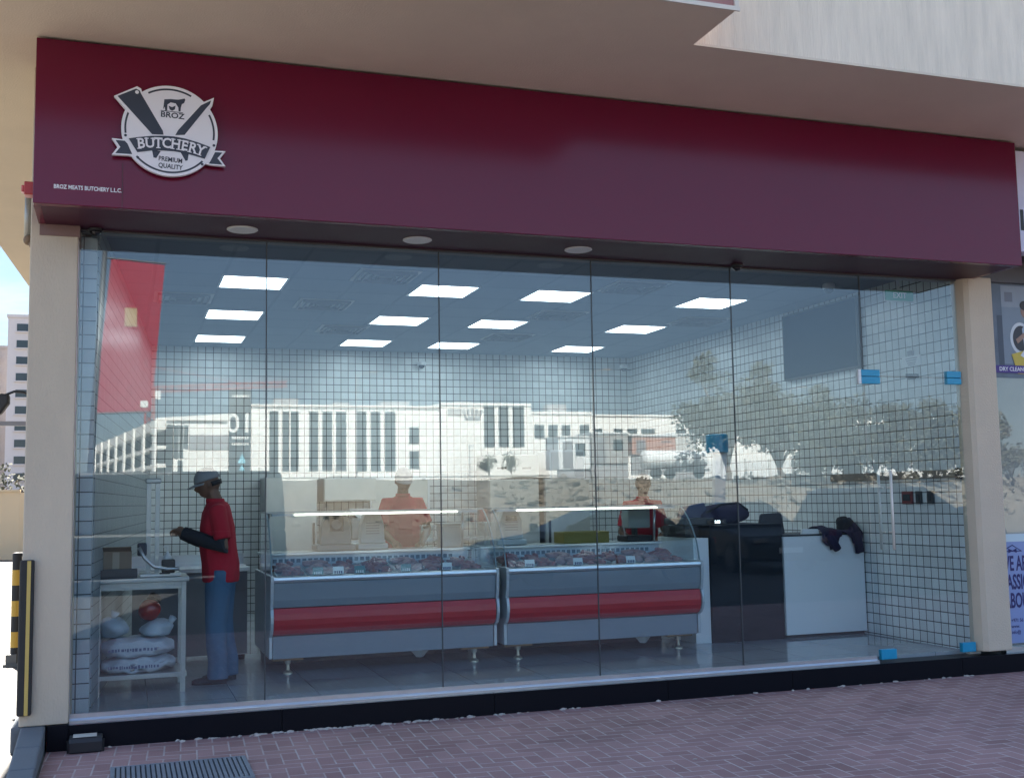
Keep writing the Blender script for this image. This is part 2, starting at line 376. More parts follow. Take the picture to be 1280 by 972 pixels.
tag(obj('mortar_crumbs', db, pm('mortar_crumb', (.50, .46, .42), .9), loc=(0, 0, 0)), 'pale mortar crumbs and specks along the foot of the black plinth', 'debris', kind='stuff')
struct('kerb_ramp', ks, kerbm, bevel=.012)
rk = B(); rk.box(-4.3, -3.65, 33, 40, 0, .03)
struct('painted_kerb', rk, pm('red_kerb_paint', (.38, .05, .05), .7))
# raised sandy plot across the road
import mathutils.noise as mn
b = B(); nx, ny = 150, 34; g = []
for j in range(ny):
    row = []
    for i in range(nx):
        x = -75 + i * 1.7; y = -38 - j * 1.15; dd = -y - 38
        s = max(0, min(1, (dd - 6) / 15)); s = s * s * (3 - 2 * s)
        h = s * (2.95 - .006 * x) + (mn.noise(Vector((x * .21, y * .21, 0))) * .45 + mn.noise(Vector((x * .8, y * .8, 3))) * .22) * (.25 + s) * (.35 if dd > 24 else 1)
        row.append(b.b.verts.new((x, y, h if dd > .5 and j < ny - 1 else -.05)))
    g.append(row)
for j in range(ny - 1):
    for i in range(nx - 1): b.b.faces.new((g[j][i], g[j][i + 1], g[j + 1][i + 1], g[j + 1][i]))
struct('sand_bank', b, sand, smooth=True)
b = B(); rr = random.Random(3)
for k in range(900):
    x = rr.uniform(20, 62) if k % 4 else rr.uniform(-6, 62); dd = rr.uniform(7, 19); s = max(0, min(1, (dd - 6) / 15)); s = s * s * (3 - 2 * s)
    r0 = rr.choice((.06, .09, .12, .16, .22, .34)); b.blob((x, -38 - dd, s * 2.95 + .05), (r0, r0 * rr.uniform(.6, 1), r0 * rr.uniform(.4, .8)), 1, .25, k, rr.uniform(0, 3))
tag(obj('rubble', b, rockm, loc=(0, 0, 0)), 'pale broken stones lying on the sandy bank', 'rubble', kind='stuff')

# ------------------------------------------------------------------ the shop building
SZ = 4.60; FL = .188; CZ = 3.644; XR = 7.118
def wx(y): return -.205 + .078 * y        # inner face of the left wall, not quite square to the glass
bd = thing('shop_building', 'beige rendered building whose overhanging upper floor shelters the butcher shopfront', 'building', (3.5, 0, 0))
def part(name, b, m, **k): return obj(name, b, m, bd, **k)
part('soffit', B().prism([(-1.66 - .12, -2.301), (3.58, -2.301), (3.58, -1.738), (16, -1.738), (16, 14), (-1.66 + .7, 14)], 'z', SZ, SZ + .018), soffm)
part('outer_wall', B().prism([(3.585, -1.735), (16, -1.735), (16, -1.5), (3.585, -1.5)], 'z', SZ + .0185, 30), outerst)
part('bay_return_wall', B().box(3.35, 3.575, -2.29, -1.5, SZ + .25, 30), outerst)
part('bay_wall', B().box(-1.78, 3.565, -2.30, -2.1, SZ + .022, 30), bayred)
part('bay_trim', B().box(-1.80, 3.60, -2.315, -2.302, SZ - .008, SZ + .020), pm('pale_trim', (.68, .62, .54), .8))
part('corner_trim', B().box(3.566, 3.592, -2.315, -2.27, SZ + .021, 30), MATS['pale_trim'])
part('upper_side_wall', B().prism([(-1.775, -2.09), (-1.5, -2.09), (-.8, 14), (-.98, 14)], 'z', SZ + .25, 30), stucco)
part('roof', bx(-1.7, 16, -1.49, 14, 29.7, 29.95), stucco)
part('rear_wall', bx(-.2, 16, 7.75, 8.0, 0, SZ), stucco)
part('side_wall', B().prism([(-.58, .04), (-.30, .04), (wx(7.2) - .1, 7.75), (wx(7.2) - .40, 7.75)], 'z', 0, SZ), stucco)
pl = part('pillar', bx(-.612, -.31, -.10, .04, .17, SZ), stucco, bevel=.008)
part('pillar', B().prism([(7.128, .02), (7.16, -.06), (7.20, -.085), (7.46, -.085), (7.46, .3), (7.128, .3)], 'z', .19, 3.52), pm('cream_stucco', (.60, .50, .38), .85, var=.12, vscale=2.5, bump=.4, bscale=70), bevel=.01)
pb = B()
for x0, x1 in ((-.44, 1.08), (1.083, 2.64), (2.643, 4.07), (4.073, 5.2), (5.203, 6.9), (6.903, 8.6), (8.603, 10.5)):
    pb.box(x0, x1, -.092, .12, 0, .158)
pb.box(-.44, -.31, -.115, -.0925, 0, .168)
part('plinth', pb, granite, bevel=.003)
part('back_wall', bx(wx(7) - .05, XR + .1, 6.95, 7.1, 0, CZ), tiley)
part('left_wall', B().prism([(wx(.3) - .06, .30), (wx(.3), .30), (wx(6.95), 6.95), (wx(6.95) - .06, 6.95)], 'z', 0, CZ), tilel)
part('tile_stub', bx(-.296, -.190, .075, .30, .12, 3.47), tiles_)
part('right_wall', bx(XR, XR + .12, .06, 6.95, 0, CZ), tilex)
part('shop_floor', bx(-.3, XR, .122, 6.95, .0, FL), floort)
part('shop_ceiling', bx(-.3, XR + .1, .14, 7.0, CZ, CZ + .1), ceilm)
part('bulkhead', bx(-.3, XR + .1, .02, .14, 3.50, SZ), pm('bulkhead_paint', (.35, .35, .36), .8))
# fascia with its underside
fa = part('fascia', bx(-.562, 7.27, -.667, -.60, 3.503, 4.585), maroon, bevel=.004)
for x in (-.028,):
    obj('panel_seam', bx(x - .002, x + .002, -.669, -.6672, 3.505, 4.58 if x > 0 else 3.80), pm('seam_dark', (.05, .008, .012), .5), fa)
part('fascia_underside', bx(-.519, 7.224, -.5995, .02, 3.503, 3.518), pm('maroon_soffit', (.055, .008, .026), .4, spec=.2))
part('fascia_return', B().box(-.562, -.52, -.5995, .05, 3.503, 4.585), maroon)
part('fascia_return', B().box(7.225, 7.27, -.5995, .05, 3.503, 4.585), maroon)
part('pillar_head', bx(-.555, -.30, -.11, .04, 3.425, 3.502), pm('dull_maroon_trim', (.20, .12, .11), .6))  # trim in its own dull maroon colour
for k, (x, y) in enumerate(((.77, -.3), (2.03, -.3), (3.31, -.3))):
    o = thing('downlight', '', 'downlight', (x, y, 3.50), 'round downlights under the maroon signboard')
    obj('trim_ring', B().lathe([(.075, 3.5025), (.105, 3.5025), (.108, 3.497), (.10, 3.492), (.082, 3.495)], (x, y, 0), 32), whitep, o, smooth=False)
    obj('lens', B().lathe([(.001, 3.4975), (.080, 3.4975), (.080, 3.5015), (.001, 3.5015)], (x, y, 0), 32), pm('opal_lens', (.62, .58, .62), .4), o)
    o['label'] = ('round white downlight under the maroon signboard, nearest the round badge', 'round white downlight under the maroon signboard, between its two neighbours', 'round white downlight under the maroon signboard, farthest from the badge')[k]
for k, (x, y) in enumerate(((-.20, -.06), (4.98 - .16, -.10))):
    o = thing('dome_camera', ('small black dome camera at the left pillar under the signboard', 'small black dome camera under the signboard right of the downlights')[k], 'camera', (x, y, 3.5), 'dome cameras under the signboard')
    obj('mount', B().lathe([(.04, 3.5025), (.05, 3.50), (.05, 3.485), (.04, 3.48)], (x, y, 0), 20), blackpl, o)
    obj('dome', B().lathe([(.04, 3.481), (.036, 3.468), (.02, 3.452), (.004, 3.447)], (x, y, 0), 20), pm('smoked_dome', (.01, .01, .012), .08), o, smooth=True)

# ------------------------------------------------------------------ glazed front
gf = thing('shopfront_glazing', 'frameless floor to ceiling glass front under the maroon signboard', 'glass front', (3.4, 0, .16))
gx = [-.307, .973, 2.272, 3.538, 4.806, 6.09]
for a, c in zip(gx, gx[1:]):
    obj('glass_pane', bx(a + .004, c - .004, -.005, .005, .20, 3.488), shopglass, gf)
for c in gx[1:]:
    obj('joint', bx(c - .004, c + .004, -.006, .006, .20 if c < 6 else 2.60, 3.488), seal, gf)
obj('transom_pane', bx(6.095, 7.12, -.005, .005, 2.608, 3.488), shopglass, gf)
obj('floor_channel', B().prism([(-.045, .158), (-.045, .176), (-.012, .186), (-.012, .214), (.012, .214), (.012, .186), (.045, .176), (.045, .158)], 'x', -.307, 6.09), alu, gf)
obj('edge_channel', bx(-.318, -.3075, -.02, .02, .17, 3.5), alu, gf)
obj('head_channel', bx(-.307, 7.12, -.02, .02, 3.4885, 3.502), pm('dark_channel', (.06, .05, .055), .5), gf)
dr = thing('glass_door', 'glass door with blue wrapped patch fittings and a long steel pull', 'door', (6.6, 0, .17))
obj('door_leaf', bx(6.102, 7.115, -.005, .005, .205, 2.600), shopglass, dr)
for x0, x1, z0, z1 in ((6.055, 6.25, 2.535, 2.597), (6.965, 7.12, 2.545, 2.600), (6.13, 6.285, .178, .262), (6.975, 7.118, .190, .272)):
    p = obj('patch_fitting', bx(x0, x1, -.022, .022, z0, z1), bluefilm, dr, bevel=.004)
    if z0 > 2: obj('fixed_half', bx(x0, x1, -.022, .022, z1 + .004, z1 + .062), bluefilm, p, bevel=.004)
    if x0 < 6.1: obj('bare_edge', bx(x0 - .028, x0, -.021, .021, z0, z1 + .062), whitecard, p)
obj('door_closer', bx(6.56, 6.68, .006, .03, 2.600, 2.635), blackpl, dr)
hd = obj('pull_handle', B().tube([(6.283, -.055, 1.10), (6.283, -.055, 1.78)], .0125, 12).tube([(6.283, -.055, 1.25), (6.283, 0, 1.25)], .008, 8).tube([(6.283, -.055, 1.63), (6.283, 0, 1.63)], .008, 8), pm('pale_handle', (.72, .68, .60), .35, var=.05), dr, smooth=True)
obj('pull_handle', B().tube([(6.283 - .045, .055, 1.10), (6.283 - .045, .055, 1.78)], .0125, 12).tube([(6.24, .055, 1.25), (6.24, 0, 1.25)], .008, 8).tube([(6.24, .055, 1.63), (6.24, 0, 1.63)], .008, 8), MATS['pale_handle'], dr, smooth=True)

# ------------------------------------------------------------------ signboard badge
def circ(r, n=64, cx=0, cz=0, a0=0, a1=2 * math.pi): return [(cx + r * math.cos(a0 + (a1 - a0) * k / n), cz + r * math.sin(a0 + (a1 - a0) * k / n)) for k in range(n + (0 if a1 - a0 > 6.28 else 1))]
BX, BZ, BY = .262, 4.025, -.667
bg_ = thing('shop_badge', 'round white badge with crossed cleaver and knife on the maroon signboard', 'sign', (BX, BY, BZ - .3))
def pt(u, v): return (BX + (u - 598) / 388. * .303, BZ - (v - 487 + (u - 598) * -.045) / 352. * .300)   # badge drawing units -> metres
def poly(uv): return [pt(*p) for p in uv]
RB = .303
SP = .055   # stand-off from the board
def plate(name, pts, d0, d1, m, par=bg_): return obj(name, B().prism(pts, 'y', BY - d1, BY - d0), m, par)
obj('spacer', B().lathe([(.2, BY - .03), (.2, BY - .0005)], (BX, 0, BZ), 32, 'y'), pm('badge_edge', (.07, .05, .06), .5), bg_)
disc = plate('disc', circ(RB, 72, BX, BZ), .03, .060, offw)
clv_o = [(150, 232), (330, 148), (362, 165), (372, 200), (575, 500), (450, 560)]
knf_o = [(952, 208), (940, 270), (905, 318), (705, 560), (620, 540), (650, 470), (860, 250)]
plate('cleaver_backing', poly(clv_o), .031, .0615, offw)
plate('knife_backing', poly(knf_o), .031, .0615, offw)
tail_l = [(138, 560), (230, 568), (330, 570), (330, 700), (270, 690), (140, 688), (185, 628)]
tail_r = [(1052, 632), (960, 630), (880, 620), (880, 735), (930, 745), (1052, 752), (1005, 690)]
plate('ribbon_backing', poly(tail_l), .031, .059, offw); plate('ribbon_backing', poly(tail_r), .031, .059, offw)
def inset(uv, k):
    cx = sum(p[0] for p in uv) / len(uv); cy = sum(p[1] for p in uv) / len(uv)
    return [(cx + (p[0] - cx) * k, cy + (p[1] - cy) * k) for p in uv]
plate('ribbon_tail', poly([(168, 574), (240, 578), (262, 600), (300, 680), (168, 676), (206, 628)]), .0592, .0605, navy)
plate('ribbon_tail', poly([(1026, 644), (965, 642), (935, 700), (915, 735), (1026, 740), (985, 690)]), .0592, .0605, navy)
arc = B()
for a0, a1 in ((R(-8), R(28)), (R(62), R(120)), (R(152), R(188)), (R(222), R(318))):
    n = 28; o_ = [(BX + .284 * math.cos(a0 + (a1 - a0) * k / n), BZ + .284 * math.sin(a0 + (a1 - a0) * k / n)) for k in range(n + 1)]
    i_ = [(BX + .272 * math.cos(a0 + (a1 - a0) * k / n), BZ + .272 * math.sin(a0 + (a1 - a0) * k / n)) for k in range(n + 1)]
    arc = B()
    for k in range(n): arc.prism([o_[k], o_[k + 1], i_[k + 1], i_[k]], 'y', BY - .0612, BY - .0598)
    obj('ring_line', arc, navy, bg_)
plate('cleaver', poly([(178, 232), (322, 168), (352, 182), (362, 205), (540, 490), (545, 520), (455, 520)]), .0615, .0635, navy)
plate('cleaver_hole', [(p[0], p[1]) for p in circ(.012, 14, *pt(330, 195))], .0635, .0642, offw)
plate('knife', poly([(928, 232), (918, 262), (885, 300), (715, 515), (640, 520), (662, 480), (845, 275)]), .0615, .0635, navy)
for uv in ([(455, 640), (525, 650), (490, 705), (468, 700)], [(682, 650), (752, 650), (742, 715), (725, 720)]):
    plate('blade_handle', poly(uv), .0602, .0615, navy)
for u, v in ((245, 535), (955, 590), (345, 705), (860, 742)): plate('rivet', circ(.009, 12, *pt(u, v)), .0602, .0618, navy)
# curved name band
top = [(270, 560), (360, 545), (450, 534), (540, 530), (630, 532), (720, 545), (820, 570), (925, 605)]
bot = [(880, 700), (800, 678), (720, 660), (630, 648), (540, 645), (450, 648), (340, 665)]
plate('name_band', poly(top + bot), .0637, .0655, navy)
for ch, u, v, an in zip('BUTCHERY', (368, 438, 505, 572, 645, 716, 782, 846), (598, 592, 589, 590, 594, 604, 618, 636), (6, 4, 1, -2, -5, -8, -12, -16)):
    x, z = pt(u, v)
    lb = text_bm(ch, .092, 0, 0, 0, bold=.0020, ext=.0012, sx=.92); hh = .0345
    xs = [v.co.x for v in lb.b.verts]; l_, r__ = min(xs), max(xs); m_ = (l_ + r__) / 2; e_ = .0075
    top_ = {'B': [l_ + .006], 'U': [l_ + .007, r__ - .007], 'T': [], 'C': [], 'H': [l_ + .007, r__ - .007], 'E': [l_ + .006], 'R': [l_ + .006], 'Y': [l_ + .008, r__ - .008]}[ch]
    bot_ = {'B': [l_ + .006], 'U': [], 'T': [m_], 'C': [], 'H': [l_ + .007, r__ - .007], 'E': [l_ + .006], 'R': [l_ + .006, r__ - .006], 'Y': [m_]}[ch]
    for q_, zz_ in [(q_, hh - .006) for q_ in top_] + [(q_, -hh) for q_ in bot_]: lb.box(q_ - .0135, q_ + .0135, -.0018, -.0013, zz_, zz_ + .006)
    if ch in 'TEC':
        for q_ in ([l_, r__ - .005] if ch == 'T' else [r__ - .006]): lb.box(q_, q_ + .0055, -.0018, -.0013, hh - .018, hh - .001)
    lb.b.transform(Matrix.Translation((x, BY - .0668, z)) @ Matrix.Rotation(-R(an), 4, 'Y'))
    obj('letter', lb, offw, bg_)
x, z = pt(615, 366); obj('name_text', text_bm('BROZ', .052, x, BY - .0612, z, bold=.001, ext=.001, sx=1.1, rotz=R(-2)), navy, bg_)
x, z = pt(604, 715); obj('small_text', text_bm('PREMIUM', .043, x, BY - .0612, z, ext=.001, bold=.0008, sx=.85, rotz=R(-3)), navy, bg_)
x, z = pt(604, 768); obj('small_text', text_bm('QUALITY', .043, x, BY - .0612, z, ext=.001, bold=.0008, sx=.85, rotz=R(-3)), navy, bg_)
cow = [(548, 240), (600, 236), (660, 238), (690, 232), (712, 226), (718, 238), (708, 262), (690, 272), (682, 300), (680, 330), (664, 330), (662, 300), (640, 268), (600, 262), (574, 280), (572, 328), (556, 328), (552, 298), (540, 320), (545, 270)]
plate('cattle_emblem', poly(cow), .0602, .0615, navy)
plate('cattle_emblem', poly([(584, 290), (612, 300), (640, 286), (634, 316), (612, 328), (592, 318)]), .0602, .0615, navy)
plate('base_line', poly([(520, 326), (700, 338), (700, 343), (520, 331)]), .0602, .0612, navy)
lt = thing('trade_name_lettering', 'small white lettering low on the left end of the maroon signboard', 'lettering', (-.24, -.668, 3.6))
obj('letters', text_bm('BROZ MEATS BUTCHERY L.L.C.', .037, -.236, -.6685, 3.617, ext=.001, bold=.0008, sx=.80), offw, lt)

# ------------------------------------------------------------------ things fixed to the building outside
o = thing('alarm_box', 'small red alarm box on the left end of the signboard', 'alarm', (-.60, -.52, 3.57))
obj('case', bx(-.622, -.5635, -.57, -.47, 3.58, 3.665), pm('alarm_red', (.40, .02, .015), .35), o, bevel=.006)
obj('strobe', bx(-.640, -.6225, -.55, -.49, 3.60, 3.645), pm('strobe_red', (.5, .08, .06), .15), o, bevel=.005)
o = thing('wall_lamp', 'rusty bulkhead lamp on a short pipe by the left pillar top', 'lamp', (-.66, .3, 3.4))
obj('pipe', B().tube([(-.662, .3, 3.80), (-.662, .3, 3.50)], .022, 12).tube([(-.662, .3, 3.80), (-.55, .3, 3.80)], .02, 10), pm('galvanised', (.35, .34, .31), .5, .6), o, smooth=True)
obj('elbow', B().blob((-.655, .3, 3.475), (.035, .035, .04), 2), pm('rusty_metal', (.22, .15, .10), .7, .4, var=.4, vscale=30), o, smooth=True)
obj('nozzle', B().tube([(-.65, .3, 3.47), (-.615, .28, 3.43), (-.60, .27, 3.40)], [.022, .03, .02], 10), MATS['rusty_metal'], o, smooth=True)
o = thing('street_lamp_bracket', 'black gooseneck lamp on a grey bar along the left side wall', 'lamp', (-.80, 3, 2.35))
obj('arm', B().tube([(-.55, 3, 2.60), (-.80, 3, 2.61), (-.87, 3, 2.645), (-.95, 3, 2.65), (-1.02, 3, 2.62)], .012, 8), blackpl, o, smooth=True)
obj('lamp_shade', B().prism([(-1.20, 2.64), (-.985, 2.62), (-.985, 2.54), (-1.06, 2.43), (-1.20, 2.43)], 'y', 2.93, 3.07), blackpl, o, bevel=.02)
obj('bar', bx(-1.20, -.45, 2.97, 3.03, 2.335, 2.375), pm('grey_bar', (.26, .25, .26), .5), o)
o = thing('corner_guard', 'black rubber corner guard with a yellow stripe on the left pillar', 'corner guard', (-.57, -.13, .25))
obj('rubber_body', bx(-.624, -.535, -.15, -.101, .245, 1.245), rubber, o, bevel=.012)
obj('reflective_strip', bx(-.578, -.555, -.1535, -.1502, .25, 1.24), pm('amber_strip', (.50, .36, .10), .35), o)
o = thing('striped_bollard', 'yellow and black striped bollard behind the left pillar', 'bollard', (-1.0, 4.4, 0))
obj('base_plate', bx(-1.10, -.92, 4.3, 4.5, 0, .03).box(-1.08, -.98, 4.33, 4.43, .03, .12), pm('bollard_base', (.14, .14, .13), .6), o)
for k in range(7):
    obj('stripe', B().lathe([(.044, .03 + k * .155), (.044, .03 + (k + 1) * .155)], (-1.0, 4.4, 0), 18), yellow if k % 2 else rubber, o, smooth=False)
obj('cap', B().tube([(-1.0, 4.4, 1.115), (-.9, 4.4, 1.115)], .02, 8).lathe([(.044, 1.115), (.04, 1.13), (.01, 1.137)], (-1.0, 4.4, 0), 18), rubber, o)
o = thing('floor_lamp_box', 'black floodlight box lying on the paving by the plinth', 'floodlight', (-.19, -.2, 0))
obj('housing', B().prism([(-.25, .005), (-.25, .07), (-.235, .098), (-.15, .105), (-.13, .09), (-.13, .005)], 'x', -.30, -.095), blackpl, o, bevel=.006)
obj('lens', B().prism([(-.232, .1015), (-.155, .1075), (-.155, .110), (-.232, .104)], 'x', -.275, -.13), pm('dusty_lens', (.60, .58, .52), .4), o)
obj('bracket', bx(-.312, -.301, -.21, -.17, .0, .075), rubber, o); obj('bracket', bx(-.094, -.083, -.21, -.17, 0, .075), rubber, o)
o = thing('drain_grate', 'grey slotted drain grate set in the maroon paving', 'drain grate', (.36, -1.05, 0))
fr_ = B().box(-.04, .76, -.80, -.775, .001, .012).box(-.04, .76, -1.36, -1.335, .001, .012).box(-.04, -.015, -1.335, -.80, .001, .012).box(.735, .76, -1.335, -.80, .001, .012)
gm = pm('grate_iron', (.23, .26, .30), .55, .4, var=.25, vscale=12)
obj('frame', fr_, gm, o)
sl_ = B()
for k in range(26): sl_.box(-.005 + k * .0285, .014 + k * .0285, -1.333, -.802, .002, .0115)
obj('slats', sl_, gm, o); obj('sump', bx(-.014, .734, -1.334, -.801, .0005, .0015), pm('sump_dark', (.07, .08, .09), .8), o)

# ------------------------------------------------------------------ next shop on the right
ns = thing('neighbour_shopfront', 'glass front of the next shop beyond the right pillar', 'glass front', (9, 0, .16))
obj('glass_pane', bx(7.465, 11.8, .03, .04, .20, 3.50), shopglass, ns)
obj('floor_channel', bx(7.465, 11.8, .0, .07, .158, .20), alu, ns)
obj('bulkhead', bx(7.30, 12, -.02, .06, 3.501, 4.59), pm('next_bulkhead', (.10, .10, .11), .6), ns)
obj('room_wall', bx(7.5, 12, 3.0, 3.1, .19, 3.6), pm('next_room_wall', (.42, .43, .42), .8), ns)
obj('room_floor', bx(7.465, 12, .14, 3.0, .0, .186), floort, ns)
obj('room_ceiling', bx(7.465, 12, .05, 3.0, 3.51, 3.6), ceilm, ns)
o = thing('neighbour_signboard', 'pale lilac signboard of the next shop with dark lettering', 'sign', (9, -.4, 3.55))
obj('board', bx(7.33, 12, -.55, -.40, 3.66, 4.56), pm('lilac_board', (.60, .60, .76), .5), o)
obj('letters', text_bm('L', .26, 7.44, -.5525, 3.93, ext=.002, bold=.004), blackpl, o)
ps = thing('dry_cleaning_poster', 'poster of a man at a washing machine inside the next shop window', 'poster', (8.1, .05, 2.6))
PY = .027
def pp(name, x0, x1, z0, z1, c, d=1): return obj(name, bx(x0, x1, PY - .001 - d * .0012, PY - .001 - (d - 1) * .0012, z0, z1), pm('ink_%02d%02d%02d' % tuple(int(q * 99) for q in c), c, .5, var=.12, vscale=9), ps)
obj('sheet', bx(7.467, 8.75, PY - .001, PY + .002, 2.62, 3.495), pm('poster_sheet', (.11, .145, .19), .5, var=.5, vscale=5), ps)
pp('machine_bank', 7.467, 7.56, 2.72, 3.49, (.10, .13, .17)); pp('machine_bank', 7.60, 7.66, 2.72, 3.2, (.06, .08, .11)); pp('wall_panel', 7.66, 8.2, 3.28, 3.48, (.26, .30, .35))
pp('machine_bank', 7.66, 8.05, 2.75, 3.28, (.20, .25, .30)); pp('picture_frame', 7.70, 7.79, 3.33, 3.42, (.16, .18, .22), 2)
def pdisc(name, cx, cz, rx, rz, c, d): return obj(name, B().prism([(cx + rx * math.cos(a * .2618), cz + rz * math.sin(a * .2618)) for a in range(24)], 'y', PY - .001 - d * .0012, PY - .001 - (d - 1) * .0012), pm('ink_%02d%02d%02d' % tuple(int(q * 99) for q in c), c, .5), ps)
pdisc('porthole', 7.86, 2.99, .12, .15, (.60, .64, .66), 2); pdisc('porthole', 7.865, 2.99, .095, .12, (.03, .035, .045), 3)
pdisc('printed_head', 7.93, 3.25, .052, .07, (.30, .18, .13), 3); pdisc('printed_hair', 7.925, 3.30, .056, .045, (.025, .02, .02), 4)
obj('printed_shirt', B().prism([(7.90, 2.86), (7.88, 3.08), (7.95, 3.17), (8.12, 3.18), (8.2, 2.86)], 'y', PY - .0062, PY - .005), pm('ink_shirt', (.40, .47, .56), .5), ps)
obj('printed_arm', B().prism([(7.80, 2.98), (7.92, 3.06), (7.93, 3.02), (7.82, 2.94)], 'y', PY - .0075, PY - .0063), pm('ink_arm', (.32, .2, .15), .5), ps)
obj('laundry_basket', B().prism([(7.74, 2.84), (7.9, 2.88), (8.3, 2.80), (8.3, 2.66), (7.8, 2.66)], 'y', PY - .0088, PY - .0076), pm('ink_yellow', (.55, .42, .06), .5), ps)
obj('laundry', B().prism([(7.84, 2.83), (7.92, 2.92), (8.2, 2.9), (8.3, 2.8), (7.95, 2.78)], 'y', PY - .0101, PY - .0089), pm('ink_linen', (.62, .66, .70), .5), ps)
pp('title_band', 7.50, 8.75, 2.665, 2.735, (.06, .03, .22), 9)
obj('title_text', text_bm('DRY CLEANING', .052, 7.585, PY - .0122, 2.70, 'LEFT', ext=.0006, bold=.0006), whitecard, ps)
ps = thing('slogan_poster', 'lilac poster with bold dark blue slogan low in the next shop window', 'poster', (8.1, .05, .21))
obj('sheet', bx(7.467, 8.75, PY - .001, PY + .002, .23, 1.20), pm('poster_lilac', (.25, .32, .56), .5, var=.08, vscale=2), ps)
obj('top_band', bx(7.467, 8.75, PY - .003, PY - .0012, 1.13, 1.20), pm('poster_pale', (.55, .68, .72), .5), ps)
ink = pm('ink_navy', (.02, .015, .12), .5)
for k, s in enumerate(('WE ARE', 'PASSIONATE', 'ABOUT')):
    obj('slogan_text', text_bm(s, .185, 7.478 + .012 * k, PY - .0025, .93 - .165 * k, 'LEFT', ext=.0008, bold=.004, sx=.52), ink, ps)
for k, s in enumerate(('+971 56', 'www.', 'info@')):
    obj('contact_text' if k else 'phone_text', text_bm(s, .045, 7.56, PY - .0025, .43 - .052 * k, 'LEFT', ext=.0006, sx=.9), ink, ps)
obj('hanger_icon', B().tube([(7.50, PY - .003, 1.045), (7.62, PY - .003, 1.10), (7.72, PY - .003, 1.045), (7.50, PY - .003, 1.045)], .004, 6), ink, ps)
obj('bow_icon', B().prism([(7.575, 1.07), (7.62, 1.052), (7.665, 1.07), (7.665, 1.03), (7.62, 1.048), (7.575, 1.03)], 'y', PY - .004, PY - .0015), ink, ps)
# ------------------------------------------------------------------ inside: ceiling
lx = [.843, 2.678, 3.864, 5.646]; ly = [2.059, 3.948, 5.821]; LS = .562
rown = ('front', 'middle', 'back'); coln = ('leftmost', 'second from the left', 'third from the left', 'rightmost')
base = thing('ceiling_light', '', 'ceiling light', (lx[0], ly[0], CZ - .02), 'square ceiling light panels')
x, y = lx[0], ly[0]
fb = B().box(x - .02, x + LS + .02, y - .02, y, CZ - .012, CZ + .01).box(x - .02, x + LS + .02, y + LS, y + LS + .02, CZ - .012, CZ + .01).box(x - .02, x, y, y + LS, CZ - .012, CZ + .01).box(x + LS, x + LS + .02, y, y + LS, CZ - .012, CZ + .01)
obj('frame', fb, whitep, base); obj('diffuser', bx(x, x + LS, y, y + LS, CZ - .006, CZ - .002), lamp_w, base)
for i in range(4):
    for j in range(3):
        lab = 'lit square ceiling panel, %s in the %s row' % (coln[i], rown[j])
        if i == j == 0: base['label'] = lab
        else: dup(base, (lx[i], ly[j], CZ - .02), lab)
vents = [(2.25, 1.75), (1.95, 3.35), (2.45, 5.0), (4.72, 1.7), (4.6, 3.45), (4.6, 5.2), (6.4, 3.5), (.55, 3.3)]
vlab = ['front, left of the middle light column', 'second row, left of the middle lights', 'back row, left of the middle lights', 'front, right of the middle lights', 'second row, right of the middle lights', 'back row, right of the middle lights', 'near the right wall', 'near the left wall']
x, y = vents[0]
vb = thing('air_diffuser', 'square slatted air diffuser in the ceiling, ' + vlab[0], 'air vent', (x, y, CZ - .02), 'ceiling air diffusers')
obj('frame', bx(x - .28, x + .28, y - .28, y + .28, CZ - .008, CZ - .001), pm('vent_white', (.52, .53, .54), .5), vb)
sb = B()
for k in range(4):
    r0 = .24 - k * .055
    for s in (-1, 1):
        sb.box(x - r0, x + r0, y + s * r0 - .006, y + s * r0 + .006, CZ - .03, CZ - .009)
        sb.box(x + s * r0 - .006, x + s * r0 + .006, y - r0 + .007, y + r0 - .007, CZ - .03, CZ - .009)
obj('slats', sb, pm('vent_slat', (.22, .24, .26), .5), vb)
for (x, y), l in zip(vents[1:], vlab[1:]): dup(vb, (x, y, CZ - .02), 'square slatted air diffuser in the ceiling, ' + l)
for k, (x, y, z) in enumerate(((6.55, 1.1, CZ), (3.9, 6.85, CZ - .14), (6.95, 6.8, CZ - .12))):
    o = thing('ceiling_camera', ('white dome camera on the ceiling above the dark wall screen', 'small dome camera on the back wall under the ceiling', 'small dome camera in the back right corner of the room')[k], 'camera', (x, y, z), 'indoor dome cameras')
    obj('mount', B().lathe([(.06, z - .001), (.062, z - .04), (.05, z - .05)], (x, y, 0), 20), whitep, o)
    obj('dome', B().lathe([(.045, z - .051), (.04, z - .075), (.02, z - .09), (.004, z - .094)], (x, y, 0), 20), MATS['smoked_dome'], o, smooth=True)

# ------------------------------------------------------------------ right wall
o = thing('wall_screen', 'big dark blank screen high on the right tiled wall', 'screen', (XR - .05, 2.07, 2.85))
obj('bezel', bx(XR - .06, XR - .002, 1.37, 2.75, 2.86, 3.60), blackpl, o, bevel=.006)
obj('display', bx(XR - .064, XR - .0605, 1.39, 2.73, 2.88, 3.58), pm('blank_screen', (.004, .016, .034), .6, var=.05, spec=.0), o)
o = thing('wall_notice', 'white printed notice with a small tag above it on the right tiled wall', 'notice', (XR - .005, .635, 2.77))
obj('sheet', bx(XR - .005, XR - .001, .50, .77, 2.785, 2.885), whitecard, o)
tb = B()
for k, z in enumerate((2.862, 2.842, 2.82, 2.802)): tb.box(XR - .0062, XR - .0052, .55 + .01 * k, .72 - .012 * k, z - .004, z + .004)
obj('print_lines', tb, pm('faint_print', (.35, .36, .40), .6), o); obj('tag', bx(XR - .012, XR - .001, .60, .68, 2.89, 2.935), pm('grey_tag', (.30, .31, .33), .5), o)
